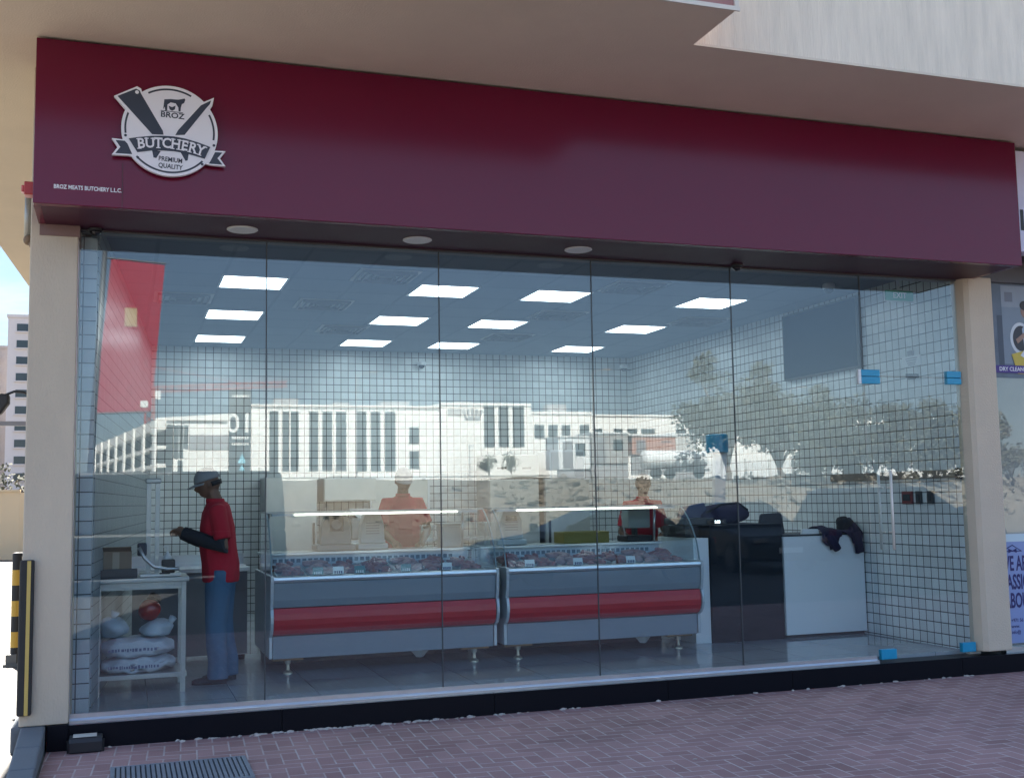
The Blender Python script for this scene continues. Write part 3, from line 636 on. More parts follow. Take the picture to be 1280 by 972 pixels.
o = thing('wall_sensor', 'small black box on the right tiled wall under the notice', 'sensor', (XR, .63, 2.67)); obj('case', bx(XR - .035, XR - .001, .58, .68, 2.66, 2.70), blackpl, o, bevel=.006)
for k, (y0, y1, c, l) in enumerate(((.71, .86, 'red', 'dark red call point box on the right tiled wall'), (.58, .66, 'k', 'black wall switch between the red box and its twin'), (.42, .50, 'k', 'black wall switch nearest the glass door'))):
    o = thing('call_point' if c == 'red' else 'wall_switch', l, 'alarm' if c == 'red' else 'switch', (XR, (y0 + y1) / 2, 1.48), None if c == 'red' else 'black wall switches')
    obj('plate', bx(XR - .02, XR - .001, y0, y1, 1.48, 1.60), pm('dark_red_box', (.16, .02, .02), .4) if c == 'red' else blackpl, o, bevel=.004)
    obj('insert', bx(XR - .026, XR - .0205, y0 + .025, y1 - .025, 1.51, 1.57), pm('smoked_insert', (.03, .035, .04), .2), o)
o = thing('wall_rail', 'grey brown rail along the right tiled wall at head height', 'rail', (XR - .02, .95, 1.72))
obj('board', bx(XR - .024, XR - .002, .06, 2.0, 1.715, 1.79), pm('rail_brown', (.20, .17, .14), .6, var=.3, vscale=5), o, bevel=.004)
obj('end_cap', bx(XR - .04, XR - .002, .03, .075, 1.70, 1.80), blackpl, o)
o = thing('exit_sign', 'green exit sign hanging high near the glass door', 'sign', (6.98, .55, 3.40))
eg = pm('exit_green', (.10, .42, .30), .4)
obj('panel', bx(6.78, 7.09, .53, .545, 3.395, 3.49), eg, o); obj('border', bx(6.77, 7.10, .5455, .555, 3.385, 3.50), whitep, o)
obj('sign_text', text_bm('EXIT', .075, 6.935, .5295, 3.442, ext=.0008, bold=.001), whitecard, o); obj('hanger', bx(6.92, 6.95, .5455, .555, 3.501, CZ), whitep, o)

# ------------------------------------------------------------------ display cases
BACKG = pm('case_back_panel', (.62, .64, .67), .45)
def display_case(x0, x1, label):
    c = thing('meat_display_case', label, 'display case', ((x0 + x1) / 2, 1.7, FL), 'glass fronted meat display cases')
    obj('lower_panel', bx(x0 + .03, x1 - .03, 1.235, 1.27, .325, .508), greyp, c, bevel=.004)
    red = [(1.232, .512), (1.195, .53), (1.165, .56), (1.148, .60), (1.145, .645), (1.152, .69), (1.168, .735), (1.20, .738), (1.25, .73), (1.25, .515)]
    rb = obj('red_bumper', B().prism(red, 'x', x0 + .03, x1 - .03), redp, c)
    obj('upper_panel', B().prism([(1.178, .742), (1.160, .80), (1.150, .94), (1.19, .94), (1.21, .742)], 'x', x0 + .03, x1 - .03), greyp, c)
    obj('trim_rail', B().prism([(1.142, .944), (1.138, .965), (1.142, .988), (1.168, .992), (1.20, .988), (1.20, .944)], 'x', x0 + .025, x1 - .025), alu, c, bevel=.003)
    obj('cabinet_body', bx(x0 + .032, x1 - .032, 1.272, 2.28, .33, .90), pm('case_inner_grey', (.34, .37, .40), .5), c)
    obj('shade_block', bx(x0 + .05, x1 - .05, 1.95, 2.25, FL + .004, .329), blackpl, c); obj('shade_plate', bx(x0 + .04, x1 - .04, 1.45, 1.9495, .295, .3295), blackpl, c)  # black boxes added to stand in for the shade under the case
    obj('display_deck', B().prism([(1.205, .92), (1.97, 1.01), (1.97, .985), (1.205, .902)], 'x', x0 + .034, x1 - .034), steel, c)
    bk = obj('back_panel', bx(x0 + .034, x1 - .034, 1.975, 2.0, .905, 1.128), BACKG, c)
    hb = B(); n = int((x1 - x0 - .25) / .052)
    for k in range(n): hb.box(x0 + .12 + k * .052, x0 + .155 + k * .052, 1.9715, 1.9745, 1.062, 1.096)
    obj('air_grille', hb, pm('grille_hole', (.13, .16, .19), .6), bk)
    obj('worktop', bx(x0 + .02, x1 - .02, 1.93, 2.33, 1.130, 1.152), steel, c, bevel=.003)
    gl_ = [(1.182, .993), (1.20, 1.08), (1.235, 1.18), (1.30, 1.29), (1.38, 1.385), (1.46, 1.455), (1.54, 1.50)]
    obj('curved_glass', B().sheet(gl_, 'x', x0 + .035, x1 - .035, .006), caseglass, c)
    obj('canopy_glass', bx(x0 + .01, x1 - .01, 1.545, 2.02, 1.503, 1.515), pm('canopy_grey', (.30, .36, .37), .12, var=.05, coat=.5), c)
    lc = obj('canopy_light', bx(x0 + .06, x1 - .06, 1.56, 1.63, 1.478, 1.500), whitep, c)
    obj('light_tube', bx(x0 + .25, x1 - .25, 1.552, 1.5595, 1.482, 1.493), led_w, lc)
    for x in (x0 + .08, x1 - .08): obj('canopy_post', B().tube([(x, 1.99, 1.152), (x, 1.96, 1.503)], .012, 10), alu, c, smooth=True)
    endp = [(1.225, .33), (1.225, .505), (1.18, .53), (1.150, .57), (1.130, .62), (1.130, .67), (1.148, .735), (1.165, .745), (1.142, .82), (1.132, .93), (1.132, .99), (1.15, 1.0), (1.98, 1.0), (2.28, 1.0), (2.28, .33)]
    for xa, xb in ((x0, x0 + .026), (x1 - .026, x1)):
        e = obj('end_panel', B().prism(endp, 'x', xa, xb), pm('end_panel_steel', (.50, .54, .57), .35, .3), c, bevel=.004)
        ge = [(1.182, 1.001), (1.20, 1.08), (1.235, 1.18), (1.30, 1.29), (1.38, 1.385), (1.46, 1.455), (1.54, 1.50), (1.94, 1.50), (1.97, 1.001)]
        obj('end_glass', B().prism(ge, 'x', (xa + xb) / 2 - .003, (xa + xb) / 2 + .003), caseglass, e)
        eb = B().sheet([(p[0] - .001, p[1]) for p in ge[:7]], 'x', (xa + xb) / 2 - .006, (xa + xb) / 2 + .006, .008)
        obj('glass_edging', eb, pm('glass_edging', (.22, .30, .32), .3), e)
    for fx in (x0 + .17, x1 - .17):
        for fy in (1.36,):
            ft = obj('foot', B().lathe([(.04, FL), (.04, FL + .012), (.016, FL + .03), (.014, FL + .075), (.024, FL + .08), (.028, .300)], (fx, fy, 0), 14), pm('foot_metal', (.50, .46, .38), .35, .8), c, smooth=False)
            obj('timber_pad', bx(fx - .13, fx + .12, fy - .05, fy + .06, .3005, .3295), wood, ft)
    xd = x0 + .45 + (x1 - x0) * .44 if x0 < 2 else x0 + 1.42
    obj('drain_funnel', B().lathe([(.03, FL + .06), (.035, FL + .065), (.10, .328), (.10, .3295)], (xd, 1.42, 0), 4), pm('white_plastic', (.62, .63, .62), .5), c)
    return c
display_case(1.150, 3.100, 'grey and red glass meat display case nearest the red shirted man at the left')
display_case(3.165, 5.085, 'grey and red glass meat display case beside the white counter end')
# trays of meat in the cases
def tray_proto(kind, seed):
    g = random.Random(seed)
    tx, ty, tz = 0, 0, 0
    o = thing('meat_tray', '', 'tray', (0, 0, 0))
    b = B()
    b.box(-.125, .125, -.26, .26, 0, .008); b.box(-.125, .125, -.26, -.252, .0085, .05); b.box(-.125, .125, .252, .26, .0085, .05); b.box(-.125, -.117, -.2515, .2515, .0085, .05); b.box(.117, .125, -.2515, .2515, .0085, .05)
    obj('pan', b, steel, o)
    m = B()
    for k in range(26):
        y = g.uniform(-.21, .21); x = g.uniform(-.085, .085); q = 1 - abs(x) / .16
        m.blob((x, y, .030 + .045 * q * g.uniform(.2, 1) + (y + .2) * .06), (g.uniform(.028, .052), g.uniform(.03, .06), g.uniform(.016, .03)), 2, .22, seed * 50 + k, g.uniform(0, 3))
    obj('meat_pieces', m, kind, o, smooth=True)
    return o
protos = [tray_proto(meatm, 1), tray_proto(meatm2, 2), tray_proto(meatm, 3)]
used = [0, 0, 0]
ordn = ('first', 'second', 'third', 'fourth', 'fifth', 'sixth', 'seventh')
for ci, (x0, nm) in enumerate(((1.150, 'left'), (3.165, 'right'))):
    for k in range(7):
        q = (0, 1, 0, 2, 1, 2, 0)[k] if ci == 0 else (2, 0, 1, 2, 0, 1, 2)[k]
        lab = 'steel tray heaped with %s cuts, %s from the left in the %s display case' % (('red', 'pale', 'red')[q], ordn[k], nm)
        loc = (x0 + .20 + k * .26, 1.60, .968)
        if used[q]: o = dup(protos[q], loc, lab, 'meat trays in the display cases')
        else: o = protos[q]; o.location = loc; o['label'] = lab; o['group'] = 'meat trays in the display cases'; used[q] = 1
        o.rotation_euler.x = math.atan(.09 / .765)
SHORT = 1
tags = [(1.55, 'g', 0), (1.72, 'w', 0), (1.90, 'g', 0), (2.30, 'g', 0), (3.42, 'w', 1), (3.88, 'w', 1), (2.66, 'w', 0), (4.40, 'w', 1)]
gtag = pm('green_card', (.03, .16, .15), .4)
cnt = {}
for k, (x, c, ci) in enumerate(tags):
    key = (c, ci); cnt[key] = cnt.get(key, 0) + 1
    o = thing('price_card', '%s %s price card from the left in the %s display case' % (ordn[cnt[key] - 1], 'white' if c == 'w' else 'green', ('left', 'right')[ci]), 'price card', (x, 1.25, .94), 'price cards in the display cases')
    obj('card', B().prism([(1.235, .995), (1.25, 1.055), (1.253, 1.055), (1.238, .995)], 'x', x - .045, x + .045), whitecard if c == 'w' else gtag, o)
    obj('stand', bx(x - .03, x + .03, 1.2385, 1.27, .935, .994), MATS['smoked_insert'], o)
    b = B()
    for j in range(4): b.box(x - .035 + j * .018, x - .023 + j * .018, 1.2335, 1.2348, .998, 1.02)
    obj('figures', b, whitecard if c == 'g' else ink, o)

# ------------------------------------------------------------------ things standing on the case worktops
WT = 1.152
def scale(x0, x1, ztop, col, label, dark=False):
    cx = (x0 + x1) / 2; o = thing('weighing_scale', label, 'scale', (cx, 2.12, WT), 'scales on the display cases')
    h = (x1 - x0) / 2
    obj('base', bx(cx - h * 1.25, cx + h * 1.25, 2.0, 2.3, WT + .001, WT + .055), col, o, bevel=.012)
    obj('housing', B().prism([(cx - h, WT + .056), (cx + h, WT + .056), (cx + h * .95, ztop - .10), (cx + h * .62, ztop), (cx - h * .62, ztop), (cx - h * .95, ztop - .10)], 'y', 2.02, 2.14), col, o, bevel=.012)
    if dark:
        f_ = obj('display_face', bx(cx - h * .42, cx + h * .45, 2.012, 2.0195, ztop - .15, ztop - .02), blackpl, o)
        obj('dial_ring', B().lathe([(.03, 2.009), (.045, 2.009), (.045, 2.0115), (.03, 2.0115)], (cx, 0, ztop - .085), 20, 'y'), MATS['grey_tag'], f_)
    else:
        sb = B()
        for k in range(5): sb.box(cx - h * .55, cx + h * .55, 2.0165, 2.0195, ztop - .19 + k * .024, ztop - .182 + k * .024)
        obj('vent_slots', sb, MATS['grey_tag'], o)
        if x0 > 3: obj('display_face', bx(cx - h * .45, cx + h * .45, 2.014, 2.0195, ztop - .10, ztop - .055), MATS['smoked_insert'], o, bevel=.002)
pale = pm('pale_scale_plastic', (.55, .60, .60), .45); gy = pm('grey_scale_plastic', (.24, .27, .28), .45)
scale(1.70, 1.985, 1.475, gy, 'grey scale with a square black face on the left display case', True)
scale(2.065, 2.29, 1.485, pale, 'pale rounded scale with vent slots right of the grey one')
scale(3.40, 3.64, 1.485, pale, 'pale scale with a small dark display on the right display case')
o = thing('yellow_tray', 'olive yellow plastic tray on the right display case', 'tray', (4.3, 2.15, WT))
yb = pm('olive_yellow', (.30, .24, .05), .5)
obj('rim', B().box(4.06, 4.54, 2.03, 2.05, WT, WT + .11).box(4.06, 4.54, 2.28, 2.30, WT, WT + .11).box(4.06, 4.08, 2.051, 2.279, WT, WT + .11).box(4.52, 4.54, 2.051, 2.279, WT, WT + .11), yb, o, bevel=.004)
obj('tray_floor', bx(4.081, 4.519, 2.051, 2.279, WT + .001, WT + .012), yb, o)
o = thing('label_printer', 'pale grey box on a black stand at the right end of the display case', 'printer', (4.86, 2.1, WT))
obj('stand', bx(4.72, 5.0, 2.0, 2.25, WT, WT + .06), blackpl, o, bevel=.01); obj('column', bx(4.84, 4.88, 2.1, 2.16, WT + .061, WT + .13), blackpl, o)
obj('body', bx(4.75, 4.99, 2.03, 2.2, WT + .131, WT + .33), pm('printer_grey', (.34, .40, .40), .5), o, bevel=.012)
obj('lever', B().tube([(4.68, 2.05, WT + .28), (4.72, 2.05, WT + .06)], .007, 8), steel, o)
o = thing('water_jug', 'clear glass jug on the left display case worktop', 'jug', (2.75, 2.15, WT))
obj('body', B().lathe([(.06, WT + .001), (.07, WT + .05), (.065, WT + .17), (.072, WT + .21), (.066, WT + .21), (.06, WT + .17), (.064, WT + .05), (.055, WT + .01)], (2.72, 2.15, 0), 20), caseglass, o, smooth=True)
obj('handle', B().tube([(2.785, 2.15, WT + .18), (2.83, 2.15, WT + .15), (2.83, 2.15, WT + .08), (2.785, 2.15, WT + .05)], .007, 8), pm('jug_handle', (.45, .5, .5), .3), o, smooth=True)
o = thing('knife_box', 'white plastic box beside the joint of the glass front on the left display case', 'box', (2.92, 2.15, WT))
obj('body', bx(2.85, 3.03, 2.05, 2.28, WT, WT + .20), pale, o, bevel=.01); obj('lid', bx(2.84, 3.04, 2.04, 2.29, WT + .2005, WT + .225), pm('pale_lid', (.6, .63, .63), .4), o, bevel=.006)

# ------------------------------------------------------------------ back wall equipment
def cab(name, label, cat, x0, x1, z0, z1, y0=6.35, mat=steelv, handle=None, feet=True):
    o = thing(name, label, cat, ((x0 + x1) / 2, 6.6, z0)); obj('carcass', bx(x0, x1, y0 + .035, 6.94, z0, z1), steel, o, bevel=.004)
    dd = obj('door', bx(x0 + .006, x1 - .006, y0, y0 + .034, z0 + .01, z1 - .01), mat, o, bevel=.006)
    if handle: obj('handle', bx(handle - .012, handle + .012, y0 - .03, y0 - .001, z0 + .35 * (z1 - z0), z0 + .65 * (z1 - z0)), blackpl, dd)
    return o
cab('upright_fridge', 'tall stainless upright fridge by the left end of the back wall', 'fridge', 1.72, 2.38, FL + .05, 1.92, handle=2.33)
cab('wall_cupboard', 'stainless wall cupboard right of the tall fridge', 'cupboard', 2.46, 3.15, 1.60, 1.90)
o = thing('wall_shelf', 'long white framed board on the back wall behind the second man', 'wall board', (3.6, 6.9, 1.3)); obj('panel', bx(3.2, 3.98, 6.90, 6.945, 1.30, 1.88), steelv, o); obj('frame', B().box(3.17, 3.1995, 6.89, 6.945, 1.27, 1.91).box(3.981, 4.01, 6.89, 6.945, 1.27, 1.91).box(3.2, 3.98, 6.89, 6.945, 1.8805, 1.91).box(3.2, 3.98, 6.89, 6.945, 1.27, 1.2995), whitep, o)
o = cab('extractor_hood', 'boxy grey hood with two dark slots on the back wall', 'hood', 4.70, 5.45, 1.88, 2.20, y0=6.42)
for xa in (4.84, 5.20): obj('slot', bx(xa, xa + .13, 6.414, 6.4185, 2.0, 2.025), blackpl, o)
cab('chest_fridge', 'stainless cabinet under the slotted hood', 'cabinet', 4.70, 5.42, FL + .05, 1.86, handle=None)
cab('tall_freezer', 'stainless freezer to the right of the hood cabinet', 'freezer', 5.50, 6.17, FL + .05, 1.86, handle=5.56)
o = thing('microwave_box', 'white cabinet standing on top of the right hand freezer', 'cabinet', (5.85, 6.6, 1.86)); obj('body', bx(5.60, 6.12, 6.4, 6.9, 1.862, 2.26), whitep, o, bevel=.01); obj('door', bx(5.62, 5.96, 6.385, 6.3985, 1.89, 2.23), pm('pale_door', (.62, .63, .62), .4), o); obj('side_panel', bx(5.97, 6.10, 6.388, 6.3985, 1.89, 2.23), pm('grey_side', (.4, .42, .43), .4), o)
o = thing('steel_work_table', 'long stainless worktable along the back wall between the fridges', 'table', (3.5, 6.5, FL))
obj('top', bx(2.42, 4.66, 6.2, 6.88, 1.06, 1.10), steel, o, bevel=.004); obj('undershelf', bx(2.5, 4.6, 6.28, 6.85, .45, .47), steel, o)
for x in (2.47, 4.60):
    for y in (6.25, 6.82): obj('leg', B().tube([(x, y, FL), (x, y, 1.06)], .02, 8), steel, o)
o = thing('meat_grinder', 'grey mincer standing on the back worktable', 'mincer', (3.0, 6.5, 1.1))
obj('motor_body', bx(2.82, 3.14, 6.35, 6.75, 1.101, 1.38), gy, o, bevel=.02); obj('hopper', B().prism([(2.80, 1.50), (3.16, 1.50), (3.05, 1.382), (2.91, 1.382)], 'y', 6.42, 6.68), steel, o); obj('spout', B().tube([(2.98, 6.349, 1.25), (2.98, 6.24, 1.25)], .05, 14), steel, o)
o = thing('sink_counter', 'dark stainless sink counter behind the man at the left', 'counter', (.62, 2.4, FL))
obj('front_panel', bx(.10, 1.09, 2.35, 2.39, FL + .06, .98), pm('dark_steel', (.16, .17, .18), .4, .7, var=.1), o); obj('body', bx(.11, 1.085, 2.391, 2.9, FL + .05, .975), steel, o); obj('worktop', bx(.08, 1.11, 2.32, 2.92, .981, 1.02), steel, o, bevel=.004); obj('backsplash', bx(.08, 1.11, 2.90, 2.92, 1.0205, 1.12), steel, o)
obj('tap', B().tube([(.95, 2.86, 1.02), (.95, 2.86, 1.25), (.95, 2.80, 1.30), (.95, 2.72, 1.27)], .012, 10), alu, o, smooth=True)
for x in (.15, 1.05): obj('foot', B().lathe([(.03, FL), (.03, FL + .05)], (x, 2.45, 0), 12), rubber, o)

# ------------------------------------------------------------------ checkout
o = thing('checkout_counter', 'checkout counter with a tall black front panel between white ends', 'counter', (6.1, 1.7, FL))
obj('white_end', bx(5.20, 5.365, 1.54, 2.3, FL, 1.185), whitep, o, bevel=.003)
obj('black_front', bx(5.372, 6.168, 1.52, 2.3, FL, 1.305), blackp, o, bevel=.003)
obj('white_cabinet', bx(6.175, 7.105, 1.50, 2.15, FL + .03, 1.175), whitep, o, bevel=.003)
obj('black_top', bx(6.175, 7.105, 1.495, 2.16, 1.1765, 1.192), blackpl, o)
obj('toe_kick', bx(6.18, 7.10, 1.54, 2.1, FL, FL + .028), blackpl, o)
BT = 1.306
o = thing('cash_screen', 'black checkout screen with rounded corners on the black counter', 'screen', (6.22, 1.9, 1.19)); obj('panel', B().prism([(6.13, 1.30), (6.16, 1.40), (6.37, 1.405), (6.385, 1.39), (6.42, 1.19), (6.13, 1.193)], 'y', 1.84, 1.90), blackpl, o, bevel=.015); obj('foot', bx(6.2, 6.34, 1.82, 2.0, 1.1925, 1.204), blackpl, o)
o = thing('cash_register', 'black cash register at the left end of the checkout', 'cash register', (5.42, 1.9, 1.19))
obj('body', bx(5.22, 5.55, 1.75, 2.2, 1.307, 1.37), blackpl, o, bevel=.01); obj('skirt', bx(5.21, 5.366, 1.72, 2.2, 1.186, 1.300), blackpl, o, bevel=.008); obj('screen', B().prism([(5.26, 1.372), (5.62, 1.372), (5.56, 1.52), (5.30, 1.48)], 'y', 1.95, 2.0), pm('navy_plastic', (.012, .03, .10), .35), o, bevel=.008)
obj('price_display', bx(5.46, 5.66, 1.70, 1.745, 1.312, 1.352), MATS['smoked_insert'], o)
obj('digits', text_bm('3.52', .036, 5.56, 1.6985, 1.332, ext=.0006, bold=.001), emit('digit_glow', (.8, .95, 1.), .8), o)
b = B().blob((5.75, 2.0, 1.40), (.26, .14, .095), 3, .12, 5); b.blob((5.95, 2.02, 1.41), (.13, .12, .11), 3, .1, 8)
for v in b.b.verts: v.co.z = max(v.co.z, 1.3065)
o = thing('shoulder_bag', 'dark navy bag slumped on the black counter', 'bag', (5.8, 2.0, BT)); obj('body', b, navycloth, o, smooth=True)
obj('strap', B().tube([(5.55, 1.9, 1.42), (5.7, 1.88, 1.50), (5.9, 1.88, 1.515), (6.02, 1.9, 1.44)], .012, 8), darkcloth, o, smooth=True)
o = thing('blue_drum_lamp', 'blue drum on a pale tapering post above the checkout', 'lamp', (5.86, 2.2, BT))
obj('post', B().prism([(5.78, BT), (5.90, BT), (5.96, 2.03), (5.82, 2.03)], 'y', 2.16, 2.22), pm('pale_post', (.55, .60, .62), .45), o, bevel=.006); obj('drum', B().lathe([(.10, 2.031), (.115, 2.04), (.115, 2.215), (.10, 2.225)], (5.86, 2.19, 0), 28), bluefilm, o)
o = thing('receipt_paper', 'white folded paper on the white checkout cabinet', 'paper', (6.52, 1.55, 1.19)); obj('sheet', B().prism([(6.41, 1.193), (6.42, 1.245), (6.60, 1.24), (6.61, 1.193)], 'y', 1.53, 1.56), whitecard, o)
# jacket
def jacket():
    b = B(); g = random.Random(4); nx, ny = 46, 30
    # sheet laid over the top edge, hanging in front
    vs = []
    for j in range(ny):
        s = j / (ny - 1); row = []
        for i in range(nx):
            q = i / (nx - 1); x = 6.60 + q * .47
            hang = .085 + .05 * math.sin(q * 9) + (.085 if q > .82 else 0) + (.04 if .18 < q < .42 else 0) - (.04 if .5 < q < .75 else 0)
            back = .22
            tot = hang + back; d_ = s * tot
            if d_ < back: y = 1.71 - d_; z = 1.205 + .055 * (1 - abs(d_ / back - .45)) * (.7 + .5 * math.sin(q * 6 + 1)) + .02 * mn.noise(Vector((x * 9, d_ * 14, 1)))
            else: y = 1.488 - .010 + .012 * mn.noise(Vector((x * 11, d_ * 9, 2))) - .012; z = 1.205 - (d_ - back)
            if q > .75 and d_ < back: z += .10 * math.sin((q - .75) / .25 * math.pi) * (1 - abs(d_ / back - .5))
            row.append(b.b.verts.new((x + .014 * mn.noise(Vector((0, z * 9, q * 3))), y, z)))
        vs.append(row)
    for j in range(ny - 1):
        for i in range(nx - 1): b.b.faces.new((vs[j][i], vs[j][i + 1], vs[j + 1][i + 1], vs[j + 1][i]))
    return b
o = thing('draped_jacket', 'dark purple navy jacket draped over the corner of the white counter', 'jacket', (6.85, 1.6, 1.19))
jk = obj('cloth', jacket(), navycloth, o, smooth=True); s_ = jk.modifiers.new('th', 'SOLIDIFY'); s_.thickness = .012; s_.offset = 0
slv = B().tube([(6.66, 1.46, 1.19), (6.69, 1.45, 1.14), (6.74, 1.45, 1.07), (6.765, 1.45, 1.035)], [.045, .048, .042, .038], 14); slv.tube([(7.0, 1.46, 1.2), (7.02, 1.455, 1.1), (7.035, 1.455, 1.0)], [.04, .042, .036], 14)
obj('sleeves', slv, navycloth, o, smooth=True)
b = B().blob((6.98, 1.62, 1.27), (.10, .10, .09), 3, .15, 2)
obj('hood', b, darkcloth, o, smooth=True)

# ------------------------------------------------------------------ left worktable and what is on it
o = thing('steel_prep_table', 'steel frame worktable with a lower shelf by the left glass', 'table', (.15, 1.05, FL))
tx0, tx1, ty0, ty1 = -.17, .475, .80, 1.32
tm = pm('worn_steel', (.40, .42, .41), .4, .8, var=.2, vscale=6)
obj('top', bx(tx0 - .02, tx1 + .02, ty0 - .02, ty1, 1.012, 1.045), tm, o, bevel=.004)
obj('apron', bx(tx0 + .036, tx1 - .036, ty0, ty0 + .03, .96, 1.011), tm, o)
obj('lower_shelf', bx(tx0 - .02, tx1 + .01, ty0 + .001, ty1, .30, .335), tm, o, bevel=.003)
for x in (tx0, tx1 - .035):
    for y in (ty0, ty1 - .037): obj('leg', bx(x, x + .035, y - .002, y + .033, FL, 1.0115), tm, o)
sackm = pm('woven_sack', (.52, .56, .60), .75, var=.14, vscale=8, bump=.5, bscale=35)
def sack(z, h, seed, x0, x1, label):
    b = B(); b.blob(((x0 + x1) / 2, 1.03, z + h / 2), ((x1 - x0) / 2 * 1.08, .24, h * .62), 4, .035, seed)
    for v in b.b.verts:
        v.co.z = min(max(v.co.z, z + .002), z + h) ; q = abs(v.co.x - (x0 + x1) / 2) / ((x1 - x0) / 2); v.co.z += .008 * math.sin(v.co.x * 40 + seed) * (q < .9) * (v.co.z > z + .01)
        v.co.z -= .014 * (1 - min(1, 6 * abs(mn.noise(Vector((v.co.x * 14, v.co.y * 9, seed * 3.))))))
        v.co.y = max(v.co.y, .845); v.co.x = max(min(v.co.x, x1), x0)
    o = thing('goods_sack', label, 'sack', ((x0 + x1) / 2, 1.03, z), 'sacks under the worktable'); s = obj('sack_body', b, sackm, o, smooth=True)
    p = B(); g = random.Random(seed); x = x0 + .05
    while x < x1 - .13:
        w_ = g.uniform(.008, .02); p.box(x, x + w_, .8405, .8445, z + h * .42 - g.uniform(.006, .014), z + h * .42 + g.uniform(.006, .014)); x += w_ + g.uniform(.004, .012)
    obj('print_line', p, pm('sack_print', (.16, .18, .28), .7), s)
sack(.336, .115, 1, -.13, .41, 'lower white printed sack on the shelf under the worktable')
sack(.455, .135, 2, -.13, .40, 'upper white printed sack on the shelf under the worktable')
b = B().blob((-.04, 1.02, .665), (.11, .15, .09), 3, .14, 9)
for v in b.b.verts: v.co.z = max(v.co.z, .598)
o = thing('plastic_bag', 'crumpled white bag at the left on top of the sacks', 'bag', (-.04, 1.02, .59)); obj('bag_body', b, sackm, o, smooth=True); obj('knot', B().tube([(-.05, .98, .74), (-.03, .97, .79)], [.02, .035], 8), sackm, o, smooth=True)
b = B().blob((.27, 1.02, .645), (.12, .16, .07), 3, .12, 12)
for v in b.b.verts: v.co.z = max(v.co.z, .598)
o = thing('plastic_bag', 'white bag under the red round tub on the sacks', 'bag', (.27, 1.02, .59)); obj('bag_body', b, sackm, o, smooth=True); obj('knot', B().tube([(.36, .98, .68), (.39, .96, .73)], [.02, .03], 8), sackm, o, smooth=True)
o = thing('red_tub', 'shiny dark red round tub on the sacks under the worktable', 'tub', (.215, 1.0, .71))
obj('tub_body', B().blob((.215, .99, .79), (.085, .09, .085), 3, .03, 1), pm('glossy_red', (.30, .02, .012), .22, coat=.4), o, smooth=True); obj('lid', B().tube([(.245, 1.03, .855), (.26, 1.05, .885)], [.055, .05], 20), blackpl, o, smooth=False)
o = thing('meat_bandsaw', 'steel meat saw with a tall column on the left worktable', 'meat saw', (.23, 1.15, 1.045))
obj('column', bx(.185, .22, 1.10, 1.16, 1.046, 1.76).box(.25, .285, 1.10, 1.16, 1.046, 1.76), tm, o); obj('head', bx(.175, .295, 1.09, 1.18, 1.761, 1.80), tm, o, bevel=.01)
obj('saw_table', bx(.14, .44, .90, 1.25, 1.046, 1.066), steel, o, bevel=.003); obj('guide_arm', B().tube([(.13, .95, 1.27), (.17, .95, 1.19), (.24, .94, 1.12), (.34, .94, 1.10), (.43, .94, 1.10)], .014, 10), steel, o, smooth=True)
obj('pusher_block', bx(.30, .40, .97, 1.05, 1.067, 1.17), blackpl, o, bevel=.01)
obj('motor_housing', bx(.12, .19, 1.0, 1.09, 1.20, 1.30), navy, o, bevel=.012)
o = thing('cardboard_box', 'brown cardboard box on the left end of the worktable', 'box', (-.04, 1.1, 1.045)); cb_ = pm('cardboard', (.28, .21, .15), .85)
obj('carton', bx(-.145, .08, 1.0, 1.25, 1.046, 1.24), cb_, o, bevel=.003); obj('flap', B().prism([(1.0, 1.2405), (.93, 1.275), (.932, 1.279), (1.003, 1.2445)], 'x', -.14, .075), cb_, o); obj('tape', bx(-.06, -.01, .9985, .9998, 1.1, 1.235), pm('tape_tan', (.42, .36, .27), .3), o)
o = thing('black_crate', 'dark grey shallow crate in front of the cardboard box', 'crate', (-.03, .9, 1.045)); cg = pm('crate_grey', (.07, .07, .075), .6)
obj('walls', B().box(-.17, .12, .82, .83, 1.046, 1.11).box(-.17, .12, .97, .98, 1.046, 1.11).box(-.17, -.16, .831, .969, 1.046, 1.11).box(.11, .12, .831, .969, 1.046, 1.11), cg, o); obj('crate_floor', bx(-.159, .109, .831, .969, 1.047, 1.055), cg, o)
o = thing('knife', 'long steel knife laid on the right edge of the worktable', 'knife', (.40, .86, 1.045)); obj('blade', B().prism([(.36, .84), (.46, .85), (.485, .86), (.36, .87)], 'z', 1.068, 1.071), steel, o); obj('handle', bx(.28, .3595, .845, .868, 1.066, 1.078), blackpl, o, bevel=.004)
o = thing('soap_bottle', 'white bottle beside the meat saw', 'bottle', (.34, 1.22, 1.066)); obj('body', B().lathe([(.03, 1.067), (.032, 1.07), (.032, 1.18), (.014, 1.205), (.012, 1.22)], (.35, 1.21, 0), 16), whitep, o, smooth=False); obj('pump', B().tube([(.35, 1.21, 1.22), (.35, 1.21, 1.26), (.32, 1.21, 1.26)], .006, 8), whitep, o)

